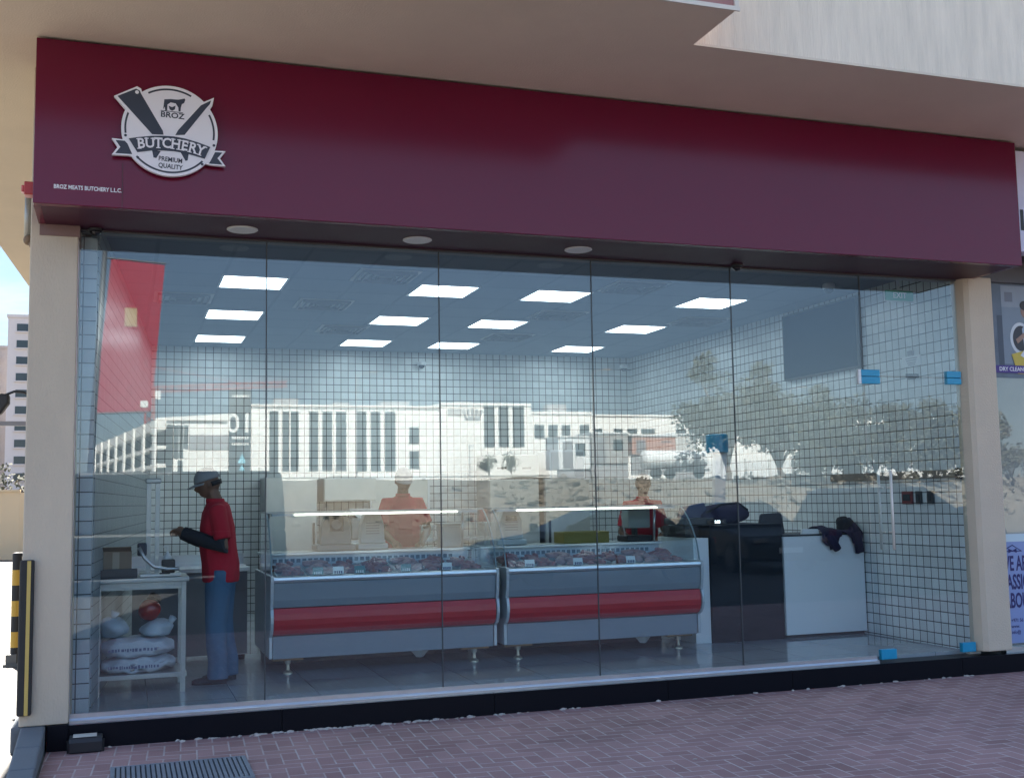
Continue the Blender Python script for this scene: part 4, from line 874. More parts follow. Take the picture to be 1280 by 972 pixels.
# ------------------------------------------------------------------ people
def remesh(b, vox, smooth=2):
    """fuse overlapping closed shapes into one continuous skin"""
    me = bpy.data.meshes.new('s'); b.b.to_mesh(me); b.b.free(); o = bpy.data.objects.new('s', me); COL.objects.link(o)
    q = o.modifiers.new('r', 'REMESH'); q.mode = 'VOXEL'; q.voxel_size = vox
    q = o.modifiers.new('s', 'SMOOTH'); q.factor = .5; q.iterations = smooth
    bpy.context.view_layer.update(); dg = bpy.context.evaluated_depsgraph_get()
    out = bpy.data.meshes.new_from_object(o.evaluated_get(dg)); bpy.data.objects.remove(o)
    r = B(); r.b.from_mesh(out); bpy.data.meshes.remove(out); return r
def frame(face):
    fx, fy = math.cos(face), math.sin(face)
    return lambda f_, s_: (fx * f_ - fy * s_, fy * f_ + fx * s_)
def person(label, x, y, z0, face, h, headpitch=0., arms=None, cap=capm, shirt=redcloth, name='person', hairm=None, lean=0., stance=0.):
    F = frame(face); k = h / 1.70
    ln = lambda z: lean * max(0, z - .95)
    def P(f_, s_, z): a = F((f_ + ln(z)) * k, s_ * k); return Vector((x + a[0], y + a[1], z0 + z * k))
    def loft(b, rings, seg=20, ex=2.3):
        prev = None; allr = []
        for z, rs, rf, df in rings:
            ring = []
            for i in range(seg):
                t_ = 2 * math.pi * i / seg; c_, s_ = math.cos(t_), math.sin(t_)
                ring.append(b.b.verts.new(P(df + rf * math.copysign(abs(c_) ** (2 / ex), c_), rs * math.copysign(abs(s_) ** (2 / ex), s_), z)))
            allr.append(ring)
        for q in range(len(allr) - 1):
            for i in range(seg): b.b.faces.new((allr[q][i], allr[q][(i + 1) % seg], allr[q + 1][(i + 1) % seg], allr[q + 1][i]))
        b.b.faces.new(allr[0][::-1]); b.b.faces.new(allr[-1]); return b
    A = arms or {}; arm = []
    for s, side in ((1, 'l'), (-1, 'r')):
        a = A.get(side, ((.02, .24, 1.12), (.16, .22, .92)))
        arm.append((s, P(-.005, s * .155, 1.385), P(a[0][0], s * a[0][1], a[0][2]), P(a[1][0], s * a[1][1], a[1][2])))
    leg = [(s, P(stance * s * .3, s * .085, .90), P(stance * s * .7 + .015, s * .095, .49), P(stance * s - .02, s * .10, .075)) for s in (1, -1)]
    b = B()
    loft(b, [(.82, .145, .10, 0), (.93, .152, .108, -.005), (1.06, .132, .095, .005), (1.25, .150, .105, .005), (1.36, .158, .09, -.005), (1.42, .11, .07, -.01)])
    b.tube([P(-.01, 0, 1.40), P(0, 0, 1.46), P(.025, 0, 1.55)], [.072 * k, .058 * k, .054 * k], 14)
    for s, S, E, W_ in arm:
        b.tube([P(-.005, s * .10, 1.38), S, S.lerp(E, .4), E, E.lerp(W_, .35), W_], [.055 * k, .058 * k, .050 * k, .040 * k, .042 * k, .028 * k], 12)
    for s, H_, K_, A_ in leg: b.tube([H_, H_.lerp(K_, .4), K_, K_.lerp(A_, .35), A_], [.092 * k, .080 * k, .058 * k, .060 * k, .040 * k], 12)
    hc = P(.05, 0, 1.60)
    cp, sp_ = math.cos(headpitch), math.sin(headpitch)
    def head_at(f_, s_, z):
        f2, z2 = f_ * cp + z * sp_, z * cp - f_ * sp_
        a = F(f2 * k, s_ * k); return Vector((hc.x + a[0], hc.y + a[1], hc.z + z2 * k))
    H = B(); bmesh.ops.create_uvsphere(H.b, u_segments=32, v_segments=24, radius=1.)
    for v in H.b.verts:
        f_, s_, z = v.co.x * .098, v.co.y * .075, v.co.z * .118
        if z < -.02: w_ = min(1, (-z - .02) / .09); s_ *= 1 - .32 * w_; f_ += .014 * w_
        if f_ > .055 and abs(s_) < .020 and -.040 < z < .016: f_ += .026 * (1 - abs(s_) / .020) * (1 - abs(z + .020) / .038 * .8)
        if f_ > .05 and abs(z - .014) < .014 and .014 < abs(s_) < .048: f_ -= .009
        if f_ > .05 and abs(z + .058) < .007 and abs(s_) < .026: f_ -= .005
        if f_ > .05 and .007 < abs(z + .058) < .016 and abs(s_) < .024: f_ += .004
        v.co = head_at(f_, s_, z)
    for s in (1, -1):
        e = B().blob((0, 0, 0), (.018, .010, .032), 2)
        for v in e.b.verts: c_2 = v.co.copy(); v.co = head_at(-.008 + c_2.x, s * .075 + c_2.y, -.005 + c_2.z)
        merge(H, e)
    merge(b, H)
    for s, S, E, W_ in arm:
        d_ = (W_ - E).normalized(); up = Vector((0, 0, 1)); sd = d_.cross(up).normalized(); dn = sd.cross(d_)
        pb_ = B().tube([W_ - d_ * .02, W_ + d_ * .03 * k, W_ + d_ * .075 * k, W_ + d_ * .09 * k], [.027 * k, .036 * k, .038 * k, .030 * k], 12); merge(b, pb_)
        for q, lenf in enumerate((.062, .074, .070, .054)):
            o0 = W_ + d_ * .078 * k + sd * (.029 - .0195 * q) * k; p1 = o0 + d_ * lenf * .55 * k + dn * .010 * -1; p2 = p1 + d_ * lenf * .25 * k - dn * .026 * k; p3 = p2 - dn * .022 * k - d_ * .008
            merge(b, B().tube([o0, p1, p2, p3], [.0105 * k, .0100 * k, .009 * k, .007 * k], 8))
        t0 = W_ + d_ * .03 * k + sd * .030 * k; merge(b, B().tube([t0, t0 + d_ * .03 * k + sd * .024 * k, t0 + d_ * .064 * k + sd * .014 * k - dn * .015], [.014 * k, .012 * k, .009 * k], 8))
    pe = thing(name, label, 'person', (x, y, z0))
    obj('body', remesh(b, .0075, 1), skin, pe, smooth=True)
    sb = B()
    loft(sb, [(.80, .190, .150, .004), (.86, .188, .152, .006), (.95, .186, .154, .010), (1.07, .182, .150, .014), (1.25, .184, .140, .008), (1.36, .180, .116, -.004), (1.42, .130, .094, -.012), (1.452, .080, .078, -.006)])
    for s, S, E, W_ in arm: sb.tube([P(-.005, s * .09, 1.375), S, S.lerp(E, .45), S.lerp(E, .80)], [.066 * k, .072 * k, .068 * k, .072 * k], 14)
    for v in sb.b.verts:                       # slack cloth
        n_ = (.5 - abs(mn.noise(Vector((v.co.x * 7, v.co.y * 7, v.co.z * 11 + v.co.x * 9))))) * .020 + mn.noise(v.co * 4) * .012 - .008; cx_ = Vector((x, y, v.co.z)); dd_ = (v.co - cx_); dd_.z = 0
        if dd_.length > .01: v.co += dd_.normalized() * n_
    sh_ = obj('polo_shirt', remesh(sb, .010, 2), shirt, pe, smooth=True)
    cl_ = B()
    loft(cl_, [(1.440, .074, .078, .0), (1.475, .070, .074, .004), (1.478, .064, .066, .004), (1.44, .066, .07, .0)])
    obj('collar', cl_, shirt, sh_, smooth=True)
    jb = B(); loft(jb, [(.78, .160, .122, 0), (.90, .168, .130, -.006), (1.0, .156, .118, 0)])
    for s, H_, K_, A_ in leg: jb.tube([H_, H_.lerp(K_, .4), K_, K_.lerp(A_, .4), A_ + Vector((0, 0, .09 * k)), A_ - Vector((0, 0, .035 * k))], [.108 * k, .102 * k, .086 * k, .082 * k, .078 * k, .082 * k], 16)
    for v in jb.b.verts: n_ = Vector((mn.noise(Vector((v.co.x * 9, v.co.y * 9, v.co.z * 16))), mn.noise(Vector((v.co.y * 9, v.co.z * 16, v.co.x * 9 + 5))), 0)); v.co += n_ * .012
    obj('jeans', remesh(jb, .010, 1), denim, pe, smooth=True)
    for s, H_, K_, A_ in leg:
        sb = B(); base_ = stance * s; rows = []
        for f_, w_, zt in ((-.085, .028, .055), (-.07, .040, .075), (-.02, .042, .085), (.05, .045, .070), (.11, .050, .050), (.155, .044, .042), (.185, .024, .030)):
            row = []
            for i in range(10):
                t_ = math.pi * i / 9; row.append(sb.b.verts.new(P(base_ + f_ - ln(0), s * .10 + w_ * math.cos(t_), .003 + zt * math.sin(t_) ** .6)))
            rows.append(row)
        for q in range(len(rows) - 1):
            for i in range(9): sb.b.faces.new((rows[q][i], rows[q][i + 1], rows[q + 1][i + 1], rows[q + 1][i]))
            sb.b.faces.new((rows[q][9], rows[q][0], rows[q + 1][0], rows[q + 1][9]))
        sb.b.faces.new(rows[0]); sb.b.faces.new(rows[-1][::-1])
        obj('shoe', sb, darkcloth, pe, smooth=True)
    if cap:
        C = B(); bmesh.ops.create_uvsphere(C.b, u_segments=28, v_segments=18, radius=1.)
        bmesh.ops.delete(C.b, geom=[v for v in C.b.verts if v.co.z < -.05], context='VERTS')
        for v in C.b.verts: v.co = head_at(v.co.x * .108 - .004, v.co.y * .086, .026 + v.co.z * .108)
        c0 = obj('cap', C, cap, pe, smooth=True); q = c0.modifiers.new('th', 'SOLIDIFY'); q.thickness = .004
        br = B(); rows = []
        for j in range(5):
            row = []
            for i in range(13):
                a = -1.3 + 2.6 * i / 12; rr_ = .102 + .078 * j / 4 * math.cos(a * .8)
                row.append(br.b.verts.new(head_at(rr_ * math.cos(a) - .004, .088 * math.sin(a), .026 - .014 * j / 4 - .012 * math.sin(a) ** 2)))
            rows.append(row)
        for j in range(4):
            for i in range(12): br.b.faces.new((rows[j][i], rows[j][i + 1], rows[j + 1][i + 1], rows[j + 1][i]))
        b0 = obj('brim', br, cap, c0, smooth=True); q = b0.modifiers.new('th', 'SOLIDIFY'); q.thickness = .005
        hairm = hairm or pm('black_hair', (.015, .013, .012), .6); lo_, hi_ = -.45, .1
    else: lo_, hi_ = -.45, 2
    C = B(); bmesh.ops.create_uvsphere(C.b, u_segments=28, v_segments=20, radius=1.)
    bmesh.ops.delete(C.b, geom=[v for v in C.b.verts if v.co.z < lo_ or v.co.z > hi_ or (v.co.x > -.15 and v.co.z < .05) or (v.co.x > .55 and v.co.z < .55)], context='VERTS')
    for v in C.b.verts: v.co = head_at(v.co.x * .106 - .004, v.co.y * .083, .006 + v.co.z * .124)
    c0 = obj('hair', C, hairm, pe, smooth=True); q = c0.modifiers.new('th', 'SOLIDIFY'); q.thickness = .005
    for s in (1, -1): obj('eye', B().blob(tuple(head_at(.083, s * .031, .014)), .0095, 2), pm('eye_dark', (.02, .018, .016), .2), pe, smooth=True)
    return pe
p1 = person('man in red polo, grey cap and blue jeans side on behind the left worktable', .765, 1.17, FL, R(176), 1.665, .32, {'l': ((-.03, .215, 1.085), (.245, .10, 1.20)), 'r': ((.10, .21, 1.10), (.26, .05, 1.19))}, lean=.10, stance=.04)
obj('shirt_badge', bx(.80, .835, 1.005, 1.012, 1.50, 1.525), whitecard, p1) if 0 else None
F1 = frame(R(176)); k1 = 1.665 / 1.7
def P1(f_, s_, z): a = F1((f_ + .10 * max(0, z - .95)) * k1, s_ * k1); return Vector((.765 + a[0], 1.17 + a[1], FL + z * k1))
obj('black_sleeve', remesh(B().tube([P1(-.01, .19, 1.20), P1(-.03, .215, 1.085), P1(.10, .165, 1.135), P1(.275, .092, 1.208)], [.062, .060, .056, .050], 16), .008, 2), darkcloth, p1, smooth=True)
obj('black_sleeve', remesh(B().tube([P1(.07, .20 * -1, 1.20), P1(.10, -.21, 1.10), P1(.18, -.12, 1.145), P1(.285, -.045, 1.196)], [.062, .060, .056, .050], 16), .008, 2), darkcloth, p1, smooth=True)
person('man in red and a grey cap facing out over the left display case', 2.66, 2.85, FL, R(-92), 1.70, .25, {'l': ((.06, .24, 1.12), (.25, .14, 1.0)), 'r': ((.06, .24, 1.12), (.25, .14, 1.0))})
person('bareheaded dark haired man in red bending over the right display case', 5.28, 2.85, FL, R(-110), 1.62, .7, {'l': ((.16, .24, 1.08), (.30, .14, .98)), 'r': ((.16, .24, 1.08), (.30, .14, .98))}, cap=None, hairm=pm('black_hair', (.015, .013, .012), .6), lean=.45)
# ------------------------------------------------------------------ what stands across the road (seen mirrored in the glass)
def wall_box(x0, x1, D, depth, z0, z1): return bx(x0, x1, -D - depth, -D, z0, z1)
def windows(par, rects, D, name='window', m=None):
    for (x0, x1, z0, z1) in rects:
        f = obj(name, bx(x0, x1, -D + .002, -D + .10, z0, z1), m or bldglass, par)
        fb = B(); n = max(1, int((z1 - z0) / 1.6))
        for k in range(1, n): zz_ = z0 + (z1 - z0) * k / n; fb.box(x0, x1, -D + .102, -D + .16, zz_ - .06, zz_ + .06)
        fb.box((x0 + x1) / 2 - .03, (x0 + x1) / 2 + .03, -D + .161, -D + .2, z0, z1)
        obj('mullion', fb, pm('mullion_grey', (.16, .17, .17), .5), f)
D = 140
hosp = thing('hospital_building', 'long white flat roofed building with tall window strips beyond the sandy plot', 'building', (34, -D, 0))
obj('wall', wall_box(15.53, 40.88, D, 22, 0, 14.1), bldwhite, hosp); obj('wall', wall_box(40.9, 54.05, D, 24, 0, 14.9), bldwhite, hosp); obj('wall', wall_box(54.07, 63.25, D, 20, 0, 13.8), bldwhite, hosp)
obj('coping', bx(15.4, 40.88, -D - .3, -D + .15, 14.101, 14.4), bldwhite, hosp)
tall = [(17.93, 19.05, 5.8, 13.47), (19.6, 20.44, 5.8, 13.47), (20.66, 21.67, 5.8, 13.47), (23.07, 24.2, 5.8, 13.5), (24.77, 26.05, 5.8, 13.5), (26.59, 27.9, 5.8, 13.5), (29.17, 30.63, 5.7, 13.55), (31.24, 32.52, 5.7, 13.55), (33.13, 34.56, 5.7, 13.55), (36.5, 37.82, 9.31, 11.47), (36.5, 37.8, 5.97, 8.28),
        (47.08, 48.58, 8.87, 14.52), (49.2, 50.63, 8.87, 14.52), (51.25, 52.91, 8.87, 14.52), (54.46, 55.9, 10.1, 11.9), (56.55, 57.91, 10.1, 11.9), (58.55, 59.83, 10.1, 11.9), (61.31, 62.71, 10.1, 11.9)]
windows(hosp, tall, D)
cr_ = B(); cx, cz = 45.4, 13.4
for k, (x0, x1, zt) in enumerate(((15.53, 40.88, 14.1), (40.9, 54.05, 14.9), (54.07, 63.25, 13.8))):
    for zz_ in (4.9, 14.0 if k == 0 else zt - .35): obj('string_course', bx(x0, x1, -D + .001, -D + .09, zz_ - .07, zz_ + .07), pm('course_grey', (.52, .51, .49), .8), hosp)
for (x, w__, h_) in ((19, 3.2, 1.3), (27, 2.2, .9), (33.5, 4., 1.1), (44, 2.6, 1.2), (58, 3., 1.0)): obj('roof_plant', bx(x, x + w__, -D - 6, -D - 4, 14.0, 14.2 + h_), bldgrey, hosp)
# simple crown outline, mirrored the right way for someone facing the building
for k in range(5):
    a = -1 + k * .5; cr_.prism([(cx + a * .95 - .14, cz - .5), (cx + a * 1.25 - .22, cz + .35 + .2 * (1 - abs(a))), (cx + a * 1.25, cz + .62 + .2 * (1 - abs(a))), (cx + a * 1.25 + .22, cz + .35 + .2 * (1 - abs(a))), (cx + a * .95 + .14, cz - .5)], 'y', -D + .002, -D + .12)
cr_.box(cx - 1.1, cx + 1.1, -D + .002, -D + .14, cz - .75, cz - .52)
obj('crown_emblem', cr_, bldgrey, hosp)
tb = B(); g = random.Random(2)
for zr in (13.85, 13.3):
    x = 41.9
    while x < 43.9: w_ = g.uniform(.12, .22); tb.box(x, x + w_, -D + .002, -D + .08, zr - .17, zr + .17); x += w_ + .08
obj('wall_lettering', tb, bldgrey, hosp)
lw = thing('low_white_building', 'low white building with a row of small windows right of the tall white one', 'building', (80, -D, 0))
obj('wall', wall_box(63.28, 128, D, 18, 0, 13.2), bldwhite, lw); obj('coping', bx(63.3, 128, -D - .3, -D + .15, 13.201, 13.45), bldwhite, lw)
windows(lw, [(63.67, 64.77, 10.8, 11.4), (66.56, 67.95, 10.8, 11.4), (68.7, 70.22, 10.8, 11.4), (70.92, 73.04, 10.8, 11.4), (76.53, 78.1, 10.8, 11.4), (78.89, 80.08, 10.8, 11.4)] + [(84 + 3.4 * k, 85.6 + 3.4 * k, 9.2, 11.4) for k in range(12)], D)
# stepped wing on the left
wg = thing('car_park_wing', 'white open framed wing with dark bays running back from the white building', 'building', (4, -130, 0))
A0, A1 = Vector((3.64, -130, 0)), Vector((-5.65, -200, 0)); dv = (A1 - A0); ln_ = dv.length; dv.normalize(); nv = Vector((-dv.y, dv.x, 0))
if nv.y < 0: nv = -nv
def oq(s0, s1, d0, d1, z0, z1):
    b = B(); c = [A0 + dv * s0 + nv * d0, A0 + dv * s1 + nv * d0, A0 + dv * s1 + nv * d1, A0 + dv * s0 + nv * d1]
    return b.prism([(p.x, p.y) for p in c], 'z', z0, z1)
obj('dark_core', oq(0, ln_, -2.0, -1.2, 0, 11.0), pm('dark_bay', (.02, .022, .024), .9), wg)
sl_ = B()
for z0, z1 in ((10.4, 11.6), (8.15, 8.55), (6.0, 6.45), (3.6, 4.3)): merge(sl_, oq(0, ln_, -1.19, -.1, z0, z1))
obj('floor_slabs', sl_, bldwhite, wg)
for k in range(9): obj('column', oq(k * 8.5, k * 8.5 + 1.5, -.099, .15, 0, 11.6), bldwhite, wg)
lf = thing('stair_wing', 'white wing with an open stair and grey band left of the hospital', 'building', (10, -D, 0))
obj('wall', wall_box(3.96, 15.5, D, 16, 0, 12.2), bldwhite, lf)
windows(lf, [(6.06, 6.64, 7.5, 11.6), (6.74, 7.22, 7.5, 11.6), (7.31, 7.8, 8.7, 11.6), (6.58, 7.16, 4.6, 7.2)], D)
obj('grey_band', bx(7.9, 13.2, -D + .002, -D + .12, 8.6, 10.4), bldgrey, lf)
stp = B()
for k in range(9): stp.box(3.96 + k * .18, 5.9, -D + .002, -D + .5, 11.4 - k * .55, 11.62 - k * .55)
obj('stair_flight', stp, bldgrey, lf); obj('roof_edge', B().prism([(3.9, 12.201), (15.5, 12.201), (15.5, 13.3), (3.9, 12.5)], 'y', -D - 3, -D + .3), bldwhite, lf)
# pylon sign
py = thing('pylon_sign', 'tall dark grey pylon sign with big white figures and three blue arrows', 'sign', (5.1, -45, 0))
obj('board', bx(4.62, 5.60, -45.25, -45, 1.9, 6.85), pm('pylon_grey', (.06, .065, .07), .5), py); obj('foot', bx(4.8, 5.42, -45.2, -45.05, -.1, 1.9), pm('pylon_foot', (.12, .12, .12), .6), py)
obj('black_band', bx(4.64, 5.58, -44.999, -44.98, 4.15, 5.72), blackpl, py)
obj('figures', text_bm('10', 1.25, 5.10, -44.975, 5.25, face=1, ext=.01, bold=.015), whitecard, py)
tb = B(); g = random.Random(6)
for zr in (4.62, 4.33, 6.55):
    x = 4.74
    while x < 5.45: w_ = g.uniform(.04, .09); tb.box(x, x + w_, -44.978 if zr < 6 else -44.998, -44.965, zr - .06, zr + .06); x += w_ + .03
obj('small_lettering', tb, whitecard, py)
for k in range(3): obj('arrow', B().prism([(5.0, 2.45 + k * .5), (5.40, 2.45 + k * .5), (5.20, 2.93 + k * .5)], 'y', -44.999, -44.98), pm('arrow_blue', (.25, .55, .68), .5), py)
# crane
crn = thing('tower_crane', 'red tower crane above the white wing', 'crane', (4.8, -220, 0)); cred = pm('crane_red', (.42, .05, .03), .6)
def lattice(p0, p1, w_, n, r):
    b = B(); p0, p1 = Vector(p0), Vector(p1); d_ = (p1 - p0).normalized(); a = Vector((0, 1, 0)) if abs(d_.y) < .5 else Vector((1, 0, 0)); c = d_.cross(a)
    cs = [(a * i + c * j) * w_ / 2 for i, j in ((1, 1), (1, -1), (-1, -1), (-1, 1))]
    for q in cs: b.tube([p0 + q, p1 + q], r, 5)
    for k in range(n):
        u, v = p0 + (p1 - p0) * k / n, p0 + (p1 - p0) * (k + 1) / n
        for i in range(4): b.tube([u + cs[i], v + cs[(i + 1) % 4]], r * .7, 4)
    return b
obj('mast', lattice((4.8, -220, 0), (4.8, -220, 24.2), 1.6, 14, .16), cred, crn); obj('jib', lattice((5.6, -220, 23.9), (31, -220, 25.4), 1.0, 20, .09), cred, crn); obj('counter_jib', lattice((4.0, -220, 23.7), (-2.2, -220, 23.3), 1.2, 6, .13), cred, crn)
obj('tower_head', B().tube([(4.8, -220, 24.2), (4.8, -220, 28.5)], [.7, .12], 4), cred, crn); obj('tie_line', B().tube([(4.8, -220, 28.4), (22, -220, 25.4)], .06, 5).tube([(4.8, -220, 28.4), (-1.6, -220, 23.9)], .06, 5), cred, crn); obj('counterweight', bx(-2.4, -.9, -220.7, -219.3, 21.2, 23.0), pm('counterweight', (.5, .32, .22), .8), crn); obj('cab', bx(5.4, 6.8, -220.6, -219.2, 22.0, 23.6), whitep, crn)
# red banner on a lamp post
bp = thing('banner_post', 'dark lamp post carrying a tall red fabric banner', 'lamp post', (-.62, -14, 0))
obj('pole', B().tube([(-.62, -14, 0), (-.52, -14, 3.2), (-.36, -14, 6.6)], [.07, .06, .045], 12), pm('post_dark', (.05, .055, .065), .5), bp, smooth=True)
obj('banner', B().prism([(-.50, 3.32), (.50, 3.36), (.71, 6.15), (-.26, 6.22)], 'y', -14.01, -13.99), pm('banner_red', (.36, .03, .06), .7, var=.06, vscale=2), bp)
obj('bracket', B().tube([(-.37, -14, 6.24), (.73, -14, 6.18)], .018, 8), MATS['post_dark'], bp); obj('bracket', B().tube([(-.52, -14, 3.3), (.52, -14, 3.34)], .018, 8), MATS['post_dark'], bp)
obj('cream_patch', bx(.0, .22, -13.9895, -13.985, 4.95, 5.3), pm('cream_print', (.5, .36, .22), .7), bp); obj('white_patch', bx(.30, .44, -13.9895, -13.985, 3.42, 3.55), whitecard, bp)
obj('lamp_head', B().tube([(-.36, -14, 6.6), (-.30, -14, 7.1), (.1, -14, 7.4)], [.045, .04, .035], 10).box(.05, .55, -14.1, -13.9, 7.36, 7.44), MATS['post_dark'], bp)
# site cabins, hoarding
def cabin(x0, x1, z0, z1, Dd, m, label, door=True):
    o = thing('site_cabin', label, 'cabin', ((x0 + x1) / 2, -Dd, z0), 'cabins on the sandy plot')
    obj('wall', bx(x0, x1, -Dd - 2.4, -Dd, z0, z1), m, o); obj('roof', bx(x0 - .08, x1 + .08, -Dd - 2.5, -Dd + .08, z1 + .001, z1 + .09), whitep, o)
    if door:
        obj('door', bx(x0 + .3, x0 + 1.0, -Dd + .001, -Dd + .04, z0 + .1, z1 - .25), pm('cabin_door', (.2, .2, .21), .6), o); obj('window', bx(x1 - 1.1, x1 - .4, -Dd + .001, -Dd + .04, z0 + .9, z1 - .4), bldglass, o)
    obj('skid', bx(x0, x1, -Dd - .3, -Dd - .1, z0 - 1.4, z0 - .001), bldgrey, o)
cabin(29.9, 32.6, 3.9, 5.9, 62, pm('cabin_grey', (.32, .31, .30), .7), 'grey site cabin between the white box and the red panelled one')
cabin(27.1, 29.4, 3.5, 5.6, 61, whitep, 'tall white site cabin at the left of the row')
cabin(32.9, 36.2, 4.5, 5.75, 62, pm('cabin_rust', (.45, .24, .18), .7), 'site cabin with rust red panels')
cabin(36.3, 38.4, 4.2, 5.9, 63, pm('cabin_pale', (.55, .54, .52), .7), 'pale grey site cabin beside the trees', False)
o = thing('water_tank_trailer', 'white tank trailer parked before the rust red cabin', 'trailer', (35, -60, 3.2))
obj('tank', B().lathe([(.3, 32.6), (.62, 32.75), (.62, 37.2), (.3, 37.35)], (0, -60, 4.05), 20, 'x'), whitep, o, smooth=False); obj('chassis', bx(32.6, 37.4, -60.5, -59.5, 3.25, 3.42), bldgrey, o)
for x in (33.4, 34.4, 36.6): obj('wheel', B().lathe([(.30, -59.65), (.38, -59.6), (.38, -59.4), (.30, -59.35)], (x, 0, 3.15), 16, 'y'), rubber, o)
o = thing('site_hoarding', 'long low white hoarding in front of the trees', 'fence', (48, -63.4, 3))
obj('panels', bx(38.5, 64, -63.5, -63.4, 2.6, 4.1), whitep, o)
for k in range(14): obj('post', bx(38.5 + k * 1.95, 38.62 + k * 1.95, -63.39, -63.3, 2.4, 4.2), MATS['cabin_pale'], o)
o = thing('site_lamp_pole', 'thin lamp pole on the sandy plot before the white building', 'lamp post', (21.3, -62, 2.8)); obj('pole', B().tube([(21.3, -62, 2.7), (21.3, -62, 5.05)], .035, 8), bldgrey, o); obj('head', bx(21.25, 21.6, -62.08, -61.92, 5.051, 5.12), bldgrey, o)

for k, (x, h_) in enumerate(((13.2, 6.6), (29.0, 7.2), (44.6, 6.4))):
    o = thing('road_lamp', 'tall thin road lamp on the sandy plot, %s' % ('left of the site cabins', 'amid the row of site cabins', 'among the trees')[k], 'lamp post', (x, -58.5 - k, 2.9)); obj('pole', B().tube([(x, -58.5 - k, 2.6), (x, -58.5 - k, 2.6 + h_)], [.06, .04], 8), bldgrey, o); obj('arm', B().tube([(x, -58.5 - k, 2.6 + h_), (x + .9, -58.5 - k, 2.75 + h_)], .03, 6).box(x + .8, x + 1.3, -58.6 - k, -58.4 - k, 2.72 + h_, 2.8 + h_), bldgrey, o)
# ------------------------------------------------------------------ trees and bushes
def tree(x, y, z, h, rx, label, seed, n=2600, trunk=True, name='acacia_tree', cat='tree', group='trees beyond the road', leaf=.30, low=.32):
    g = random.Random(seed); o = thing(name, label, cat, (x, y, z), group)
    T = B(); tips = []
    base_h = h * low
    T.tube([(x, y, z - .3), (x + .1, y, z + base_h * .6), (x + g.uniform(-.2, .2), y, z + base_h)], [.22 * h / 8, .17 * h / 8, .13 * h / 8], 9)
    for k in range(9):
        a = g.uniform(0, 6.28); q = g.uniform(.35, 1); e = Vector((x + math.cos(a) * rx * q * .75, y + math.sin(a) * rx * q * .75, z + base_h + (h - base_h) * g.uniform(.30, .98) * (1 - .25 * q)))
        m_ = Vector((x, y, z + base_h)).lerp(e, .5) + Vector((0, 0, .1 * h)); T.tube([(x, y, z + base_h * .9), m_, e], [.09 * h / 8, .06 * h / 8, .025], 6); tips.append(e); tips.append(m_)
    obj('trunk', T, barkm, o, smooth=True)
    Cb = B(); cl = []
    for e in tips:
        for _ in range(2): cl.append((e + Vector((g.gauss(0, rx * .16), g.gauss(0, rx * .16), g.gauss(0, h * .06))), g.uniform(.22, .42) * rx))
    for k in range(n):
        c, r0 = g.choice(cl); d_ = Vector((g.gauss(0, 1), g.gauss(0, 1), g.gauss(0, .75))).normalized() * r0 * g.uniform(.3, 1.05) ** .6
        p = c + d_; s = leaf * g.uniform(.5, 1.2); u = Vector((g.gauss(0, 1), g.gauss(0, 1), g.gauss(0, 1))).normalized(); v = u.orthogonal().normalized()
        Cb.b.faces.new([Cb.b.verts.new(p + u * s * .5 + v * s * .12), Cb.b.verts.new(p + v * s * .35), Cb.b.verts.new(p - u * s * .5), Cb.b.verts.new(p - v * s * .3)])
    obj('crown', Cb, leafm, o, fix=False)
    return o
for k, (x, y, h, rx, lab, n) in enumerate(((36.2, -55, 9.4, 3.0, 'tallest loose crowned acacia at the left end of the trees', 4200), (40.6, -56, 8.9, 3.3, 'broad acacia right of the leftmost one and nearly as tall', 5200), (44.8, -56.5, 6.6, 3.2, 'dense bushy tree right of the two tall acacias', 5200), (48.8, -57, 6.2, 3.2, 'dense bushy tree in the middle of the right hand group', 5000), (52.8, -57, 6.1, 3.2, 'dense bushy tree second from the right end', 5000), (56.8, -57, 5.9, 3.2, 'rightmost dense bushy tree above the hoarding', 5000))):
    tree(x, y, 2.3, h, rx, lab, 11 + k, n, low=.12)
for k, x in enumerate((42.3, 45.4, 48.6, 51.8, 55.0, 58.2)):
    tree(x, -54.2 - .3 * (k % 2), 2.3, 3.0 + .3 * (k % 3), 1.9, 'grey green roadside shrub, %s from the left in the row under the trees' % ('first', 'second', 'third', 'fourth', 'fifth', 'sixth')[k], 60 + k, 1500, name='roadside_shrub', cat='shrub', group='shrubs under the trees', leaf=.26, low=.05)
tree(22.3, -61, 2.6, 1.9, .9, 'small round bush before the white building', 16, 500, name='bush', cat='bush', group='bushes beyond the road', leaf=.16)
tree(23.8, -61, 2.6, 2.1, .8, 'small dark bush beside the slotted hood reflection', 17, 500, name='bush', cat='bush', group='bushes beyond the road', leaf=.16)
bpy.data.objects['bush.001']['label'] = 'small loose bush right of the round one on the sandy plot'

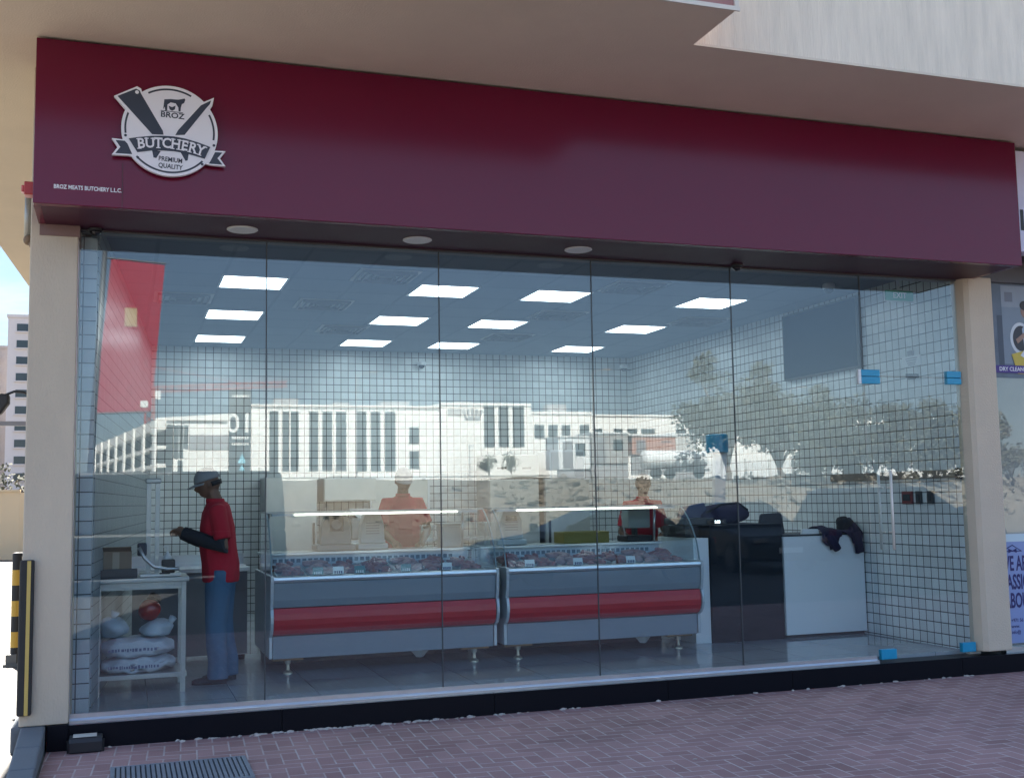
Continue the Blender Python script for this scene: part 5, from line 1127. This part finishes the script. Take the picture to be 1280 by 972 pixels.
# ------------------------------------------------------------------ parked cars
def car(x, y, rz, L_, Wd, H_, body, label, kind='sedan', name='parked_car', cat='car'):
    o = thing(name, label, cat, (x, y, 0), 'cars parked behind the photographer')
    M = Matrix.Translation((x, y, 0)) @ Matrix.Rotation(rz, 4, 'Z')
    def put(nm, b, m, par=o, **k):
        b.b.transform(M); return obj(nm, b, m, par, **k)
    hl = L_ / 2; cl = .30 if kind == 'van' else .26
    hd_, bt = (.62 * H_, .60 * H_)
    if kind == 'sedan': side = [(-hl, cl), (-hl - .02, .55), (-hl + .05, .80), (-hl + .75, .90), (hl - 1.25, .90), (hl - .25, .76), (hl, .60), (hl + .02, cl)]; cab_ = [(-hl + .62, .902), (-hl + 1.15, H_ - .06), (-hl + 1.7, H_), (hl - 2.35, H_ - .02), (hl - 1.25, .902)]
    elif kind == 'suv': side = [(-hl, cl), (-hl - .02, .7), (-hl + .03, 1.0), (-hl + .3, 1.05), (hl - 1.15, 1.05), (hl - .2, .93), (hl, .7), (hl + .02, cl)]; cab_ = [(-hl + .06, 1.052), (-hl + .38, H_ - .08), (-hl + .6, H_), (hl - 2.2, H_), (hl - 1.15, 1.052)]
    else: side = [(-hl, cl), (-hl, 1.1), (hl - .9, 1.1), (hl - .15, .95), (hl, .75), (hl + .02, cl)]; cab_ = [(-hl, 1.102), (-hl + .06, H_ - .06), (-hl + .16, H_), (hl - 1.75, H_), (hl - .9, 1.102)]
    bd_ = put('body', B().prism([(p[0], p[1]) for p in side], 'y', -Wd / 2, Wd / 2), body, bevel=.06)
    def ring(pts, k0, k1):
        b = B(); lo, hi = [], []
        z0, z1 = min(p[1] for p in pts), max(p[1] for p in pts)
        for s in (-1, 1):
            lo.append([b.b.verts.new((p[0], s * (Wd / 2 * (k0 + (k1 - k0) * (p[1] - z0) / (z1 - z0))), p[1])) for p in pts])
        n = len(pts); b.b.faces.new(lo[0]); b.b.faces.new(lo[1][::-1])
        for i in range(n): b.b.faces.new((lo[0][i], lo[1][i], lo[1][(i + 1) % n], lo[0][(i + 1) % n]))
        return b
    put('cabin', ring(cab_, .96, .80), body, bevel=.05)
    zs = cab_[0][1]
    def shrink(p, m_): cx = sum(q[0] for q in p) / len(p); cz_ = sum(q[1] for q in p) / len(p); return [(cx + (q[0] - cx) * m_, cz_ + (q[1] - cz_) * m_) for q in p]
    wing = shrink(cab_, .86); carg = pm('car_glass', (.02, .025, .03), .08)
    for s in (-1, 1):
        b = B(); fr_i = [b.b.verts.new((p[0], s * (Wd / 2 * (.96 - .16 * (p[1] - zs) / (H_ - zs)) + .006), p[1])) for p in wing]; fo = [b.b.verts.new((q.co.x, q.co.y - s * .02, q.co.z)) for q in fr_i]
        b.b.faces.new(fr_i); b.b.faces.new(fo[::-1])
        for i in range(len(wing)): j = (i + 1) % len(wing); b.b.faces.new((fr_i[i], fr_i[j], fo[j], fo[i]))
        put('side_window', b, carg)
    def screen(pa, pb, nm):
        b = B(); q = []
        for p, wv in ((pa, .86), (pb, .74)):
            for s in (-1, 1): q.append((p[0], s * Wd / 2 * wv, p[1]))
        n_ = Vector((pa[1] - pb[1], 0, pb[0] - pa[0])).normalized(); n_ = n_ if n_.z > 0 else -n_
        f1 = [b.b.verts.new(Vector(v) + n_ * .012) for v in (q[0], q[1], q[3], q[2])]; f2 = [b.b.verts.new(Vector(v) - n_ * .01) for v in (q[0], q[1], q[3], q[2])]
        b.b.faces.new(f1); b.b.faces.new(f2[::-1])
        for i in range(4): b.b.faces.new((f1[i], f1[(i + 1) % 4], f2[(i + 1) % 4], f2[i]))
        put(nm, b, carg)
    def lerp2(a, c, q): return (a[0] + (c[0] - a[0]) * q, a[1] + (c[1] - a[1]) * q)
    screen(lerp2(cab_[-1], cab_[-2], .1), lerp2(cab_[-1], cab_[-2], .9), 'windscreen'); screen(lerp2(cab_[0], cab_[1], .15), lerp2(cab_[0], cab_[1], .9), 'rear_window')
    for fx in (-hl + .85, hl - .9):
        for s in (-1, 1):
            wh = put('wheel', B().lathe([(.10, s * (Wd / 2 - .2)), (.30, s * (Wd / 2 - .2)), (.325, s * (Wd / 2 - .17)), (.325, s * (Wd / 2 - .0)), (.30, s * (Wd / 2 + .02)), (.20, s * (Wd / 2 + .01))], (fx, 0, .325), 24, 'y'), rubber)
            put('rim', B().lathe([(.02, s * (Wd / 2 + .0)), (.2, s * (Wd / 2 + .005)), (.205, s * (Wd / 2 + .022)), (.02, s * (Wd / 2 + .028))], (fx, 0, .325), 16, 'y'), pm('dark_rim', (.06, .06, .065), .4, .6), wh)
    for s in (-1, 1):
        put('headlight', B().box(hl - .12, hl + .015, s * Wd * .36 - .17, s * Wd * .36 + .17, .62 if kind != 'suv' else .72, .72 if kind != 'suv' else .84), pm('headlight_glass', (.10, .11, .12), .1), bevel=.02)
        put('tail_light', B().box(-hl - .03, -hl + .1, s * Wd * .38 - .14, s * Wd * .38 + .14, .66, .80), pm('tail_red', (.25, .01, .01), .2), bevel=.02)
        put('mirror', B().box(cab_[-1][0] - .35, cab_[-1][0] - .2, s * (Wd / 2 + .10) - .08, s * (Wd / 2 + .10) + .08, zs + .05, zs + .2), body, bevel=.03)
    put('number_plate', B().box(hl + .018, hl + .03, -.26, .26, .42, .53), whitecard)
    return o
dk = pm('dark_car_paint', (.006, .008, .012), .38, var=.05, spec=.25); dg_ = pm('charcoal_car_paint', (.012, .013, .016), .38, var=.05, spec=.25); sil = pm('grey_blue_car_paint', (.018, .024, .034), .3, var=.05, spec=.3)
car(8.6, -12.2, R(180), 4.6, 1.82, 1.40, dk, 'low glossy black saloon parked nearest the camera')
car(13.0, -14.0, R(95), 4.6, 1.82, 1.44, dg_, 'charcoal saloon parked nose out between the two black cars')
car(17.4, -14.2, R(0), 4.7, 1.92, 1.72, sil, 'dark blue grey sports utility car at the right of the row', 'suv')
car(.2, -15.0 + .9, R(180), 5.4, 2.0, 2.2, dk, 'tall black van parked at the left of the row', 'van', 'parked_van', 'van')

# ------------------------------------------------------------------ far left: wall, tower, shrubs
yw = thing('garden_wall', 'pale ochre rendered boundary wall beyond the sunlit yard', 'wall', (-4, 30, 0)); ochre = pm('ochre_render', (.62, .48, .31), .85, var=.06, vscale=.6, bump=.2)
obj('wall_panel', B().prism([(-12, 33.0), (-2.99, 30.0), (-2.99, 30.25), (-12, 33.25)], 'z', 0, 2.09), ochre, yw); obj('wall_panel', B().prism([(-2.989, 30.0), (6, 29.4), (6, 29.65), (-2.989, 30.25)], 'z', 0, 2.06), ochre, yw); obj('coping', B().prism([(-12, 32.95), (-2.98, 29.95), (-2.98, 30.3), (-12, 33.3)], 'z', 2.0905, 2.15), ochre, yw)
def block(x0, x1, y0, D2, z1, label, m, nfl, wins, name='apartment_tower'):
    o = thing(name, label, 'building', ((x0 + x1) / 2, y0, 0)); obj('wall', bx(x0, x1, y0, y0 + D2, 0, z1), m, o); fh = z1 / nfl
    obj('parapet', bx(x0 - .2, x1 + .2, y0 - .2, y0 + D2 + .2, z1 + .001, z1 + .5), m, o)
    for k in range(1, nfl):
        for (a, c) in wins:
            w_ = obj('window', bx(a, c, y0 - .06, y0 - .002, k * fh + .45, k * fh + 1.75), bldglass, o)
            obj('sill', bx(a - .2, c + .2, y0 - .35, y0 - .062, k * fh + .25, k * fh + .45), m, w_)
        for (a, c) in wins: obj('balcony', bx(c + .1, c + 1.1, y0 - .9, y0 - .001, k * fh + .2, k * fh + 1.2), pm('tower_grey', (.45, .43, .45), .8), o)
    return o
tw = pm('tower_render', (.50, .47, .48), .85, var=.04)
block(-18.8, -4, 200, 16, 34.0, 'pale pink apartment tower seen past the left pillar', tw, 12, [(-17.4, -15.2), (-12.8, -10.6), (-8.2, -6.0)])
block(-30, -20.5, 220, 14, 31.2, 'darker apartment block edging in from the left', pm('block_brown', (.30, .27, .26), .85), 11, [(-29, -27), (-25, -23)])
for k, (x, y) in enumerate(((-5.4, 44), (-3.9, 47), (-7.6, 43), (-2.2, 45))): tree(x, y, 0, 3.4 - .2 * (k % 2), 1.3, ('greyish shrub showing over the ochre wall left of the pillar', 'greyish shrub over the ochre wall next to the pillar', 'greyish shrub over the ochre wall at the picture edge', 'greyish shrub over the ochre wall, farthest right')[k], 30 + k, 900, name='shrub', cat='shrub', group='shrubs behind the ochre wall', leaf=.2)
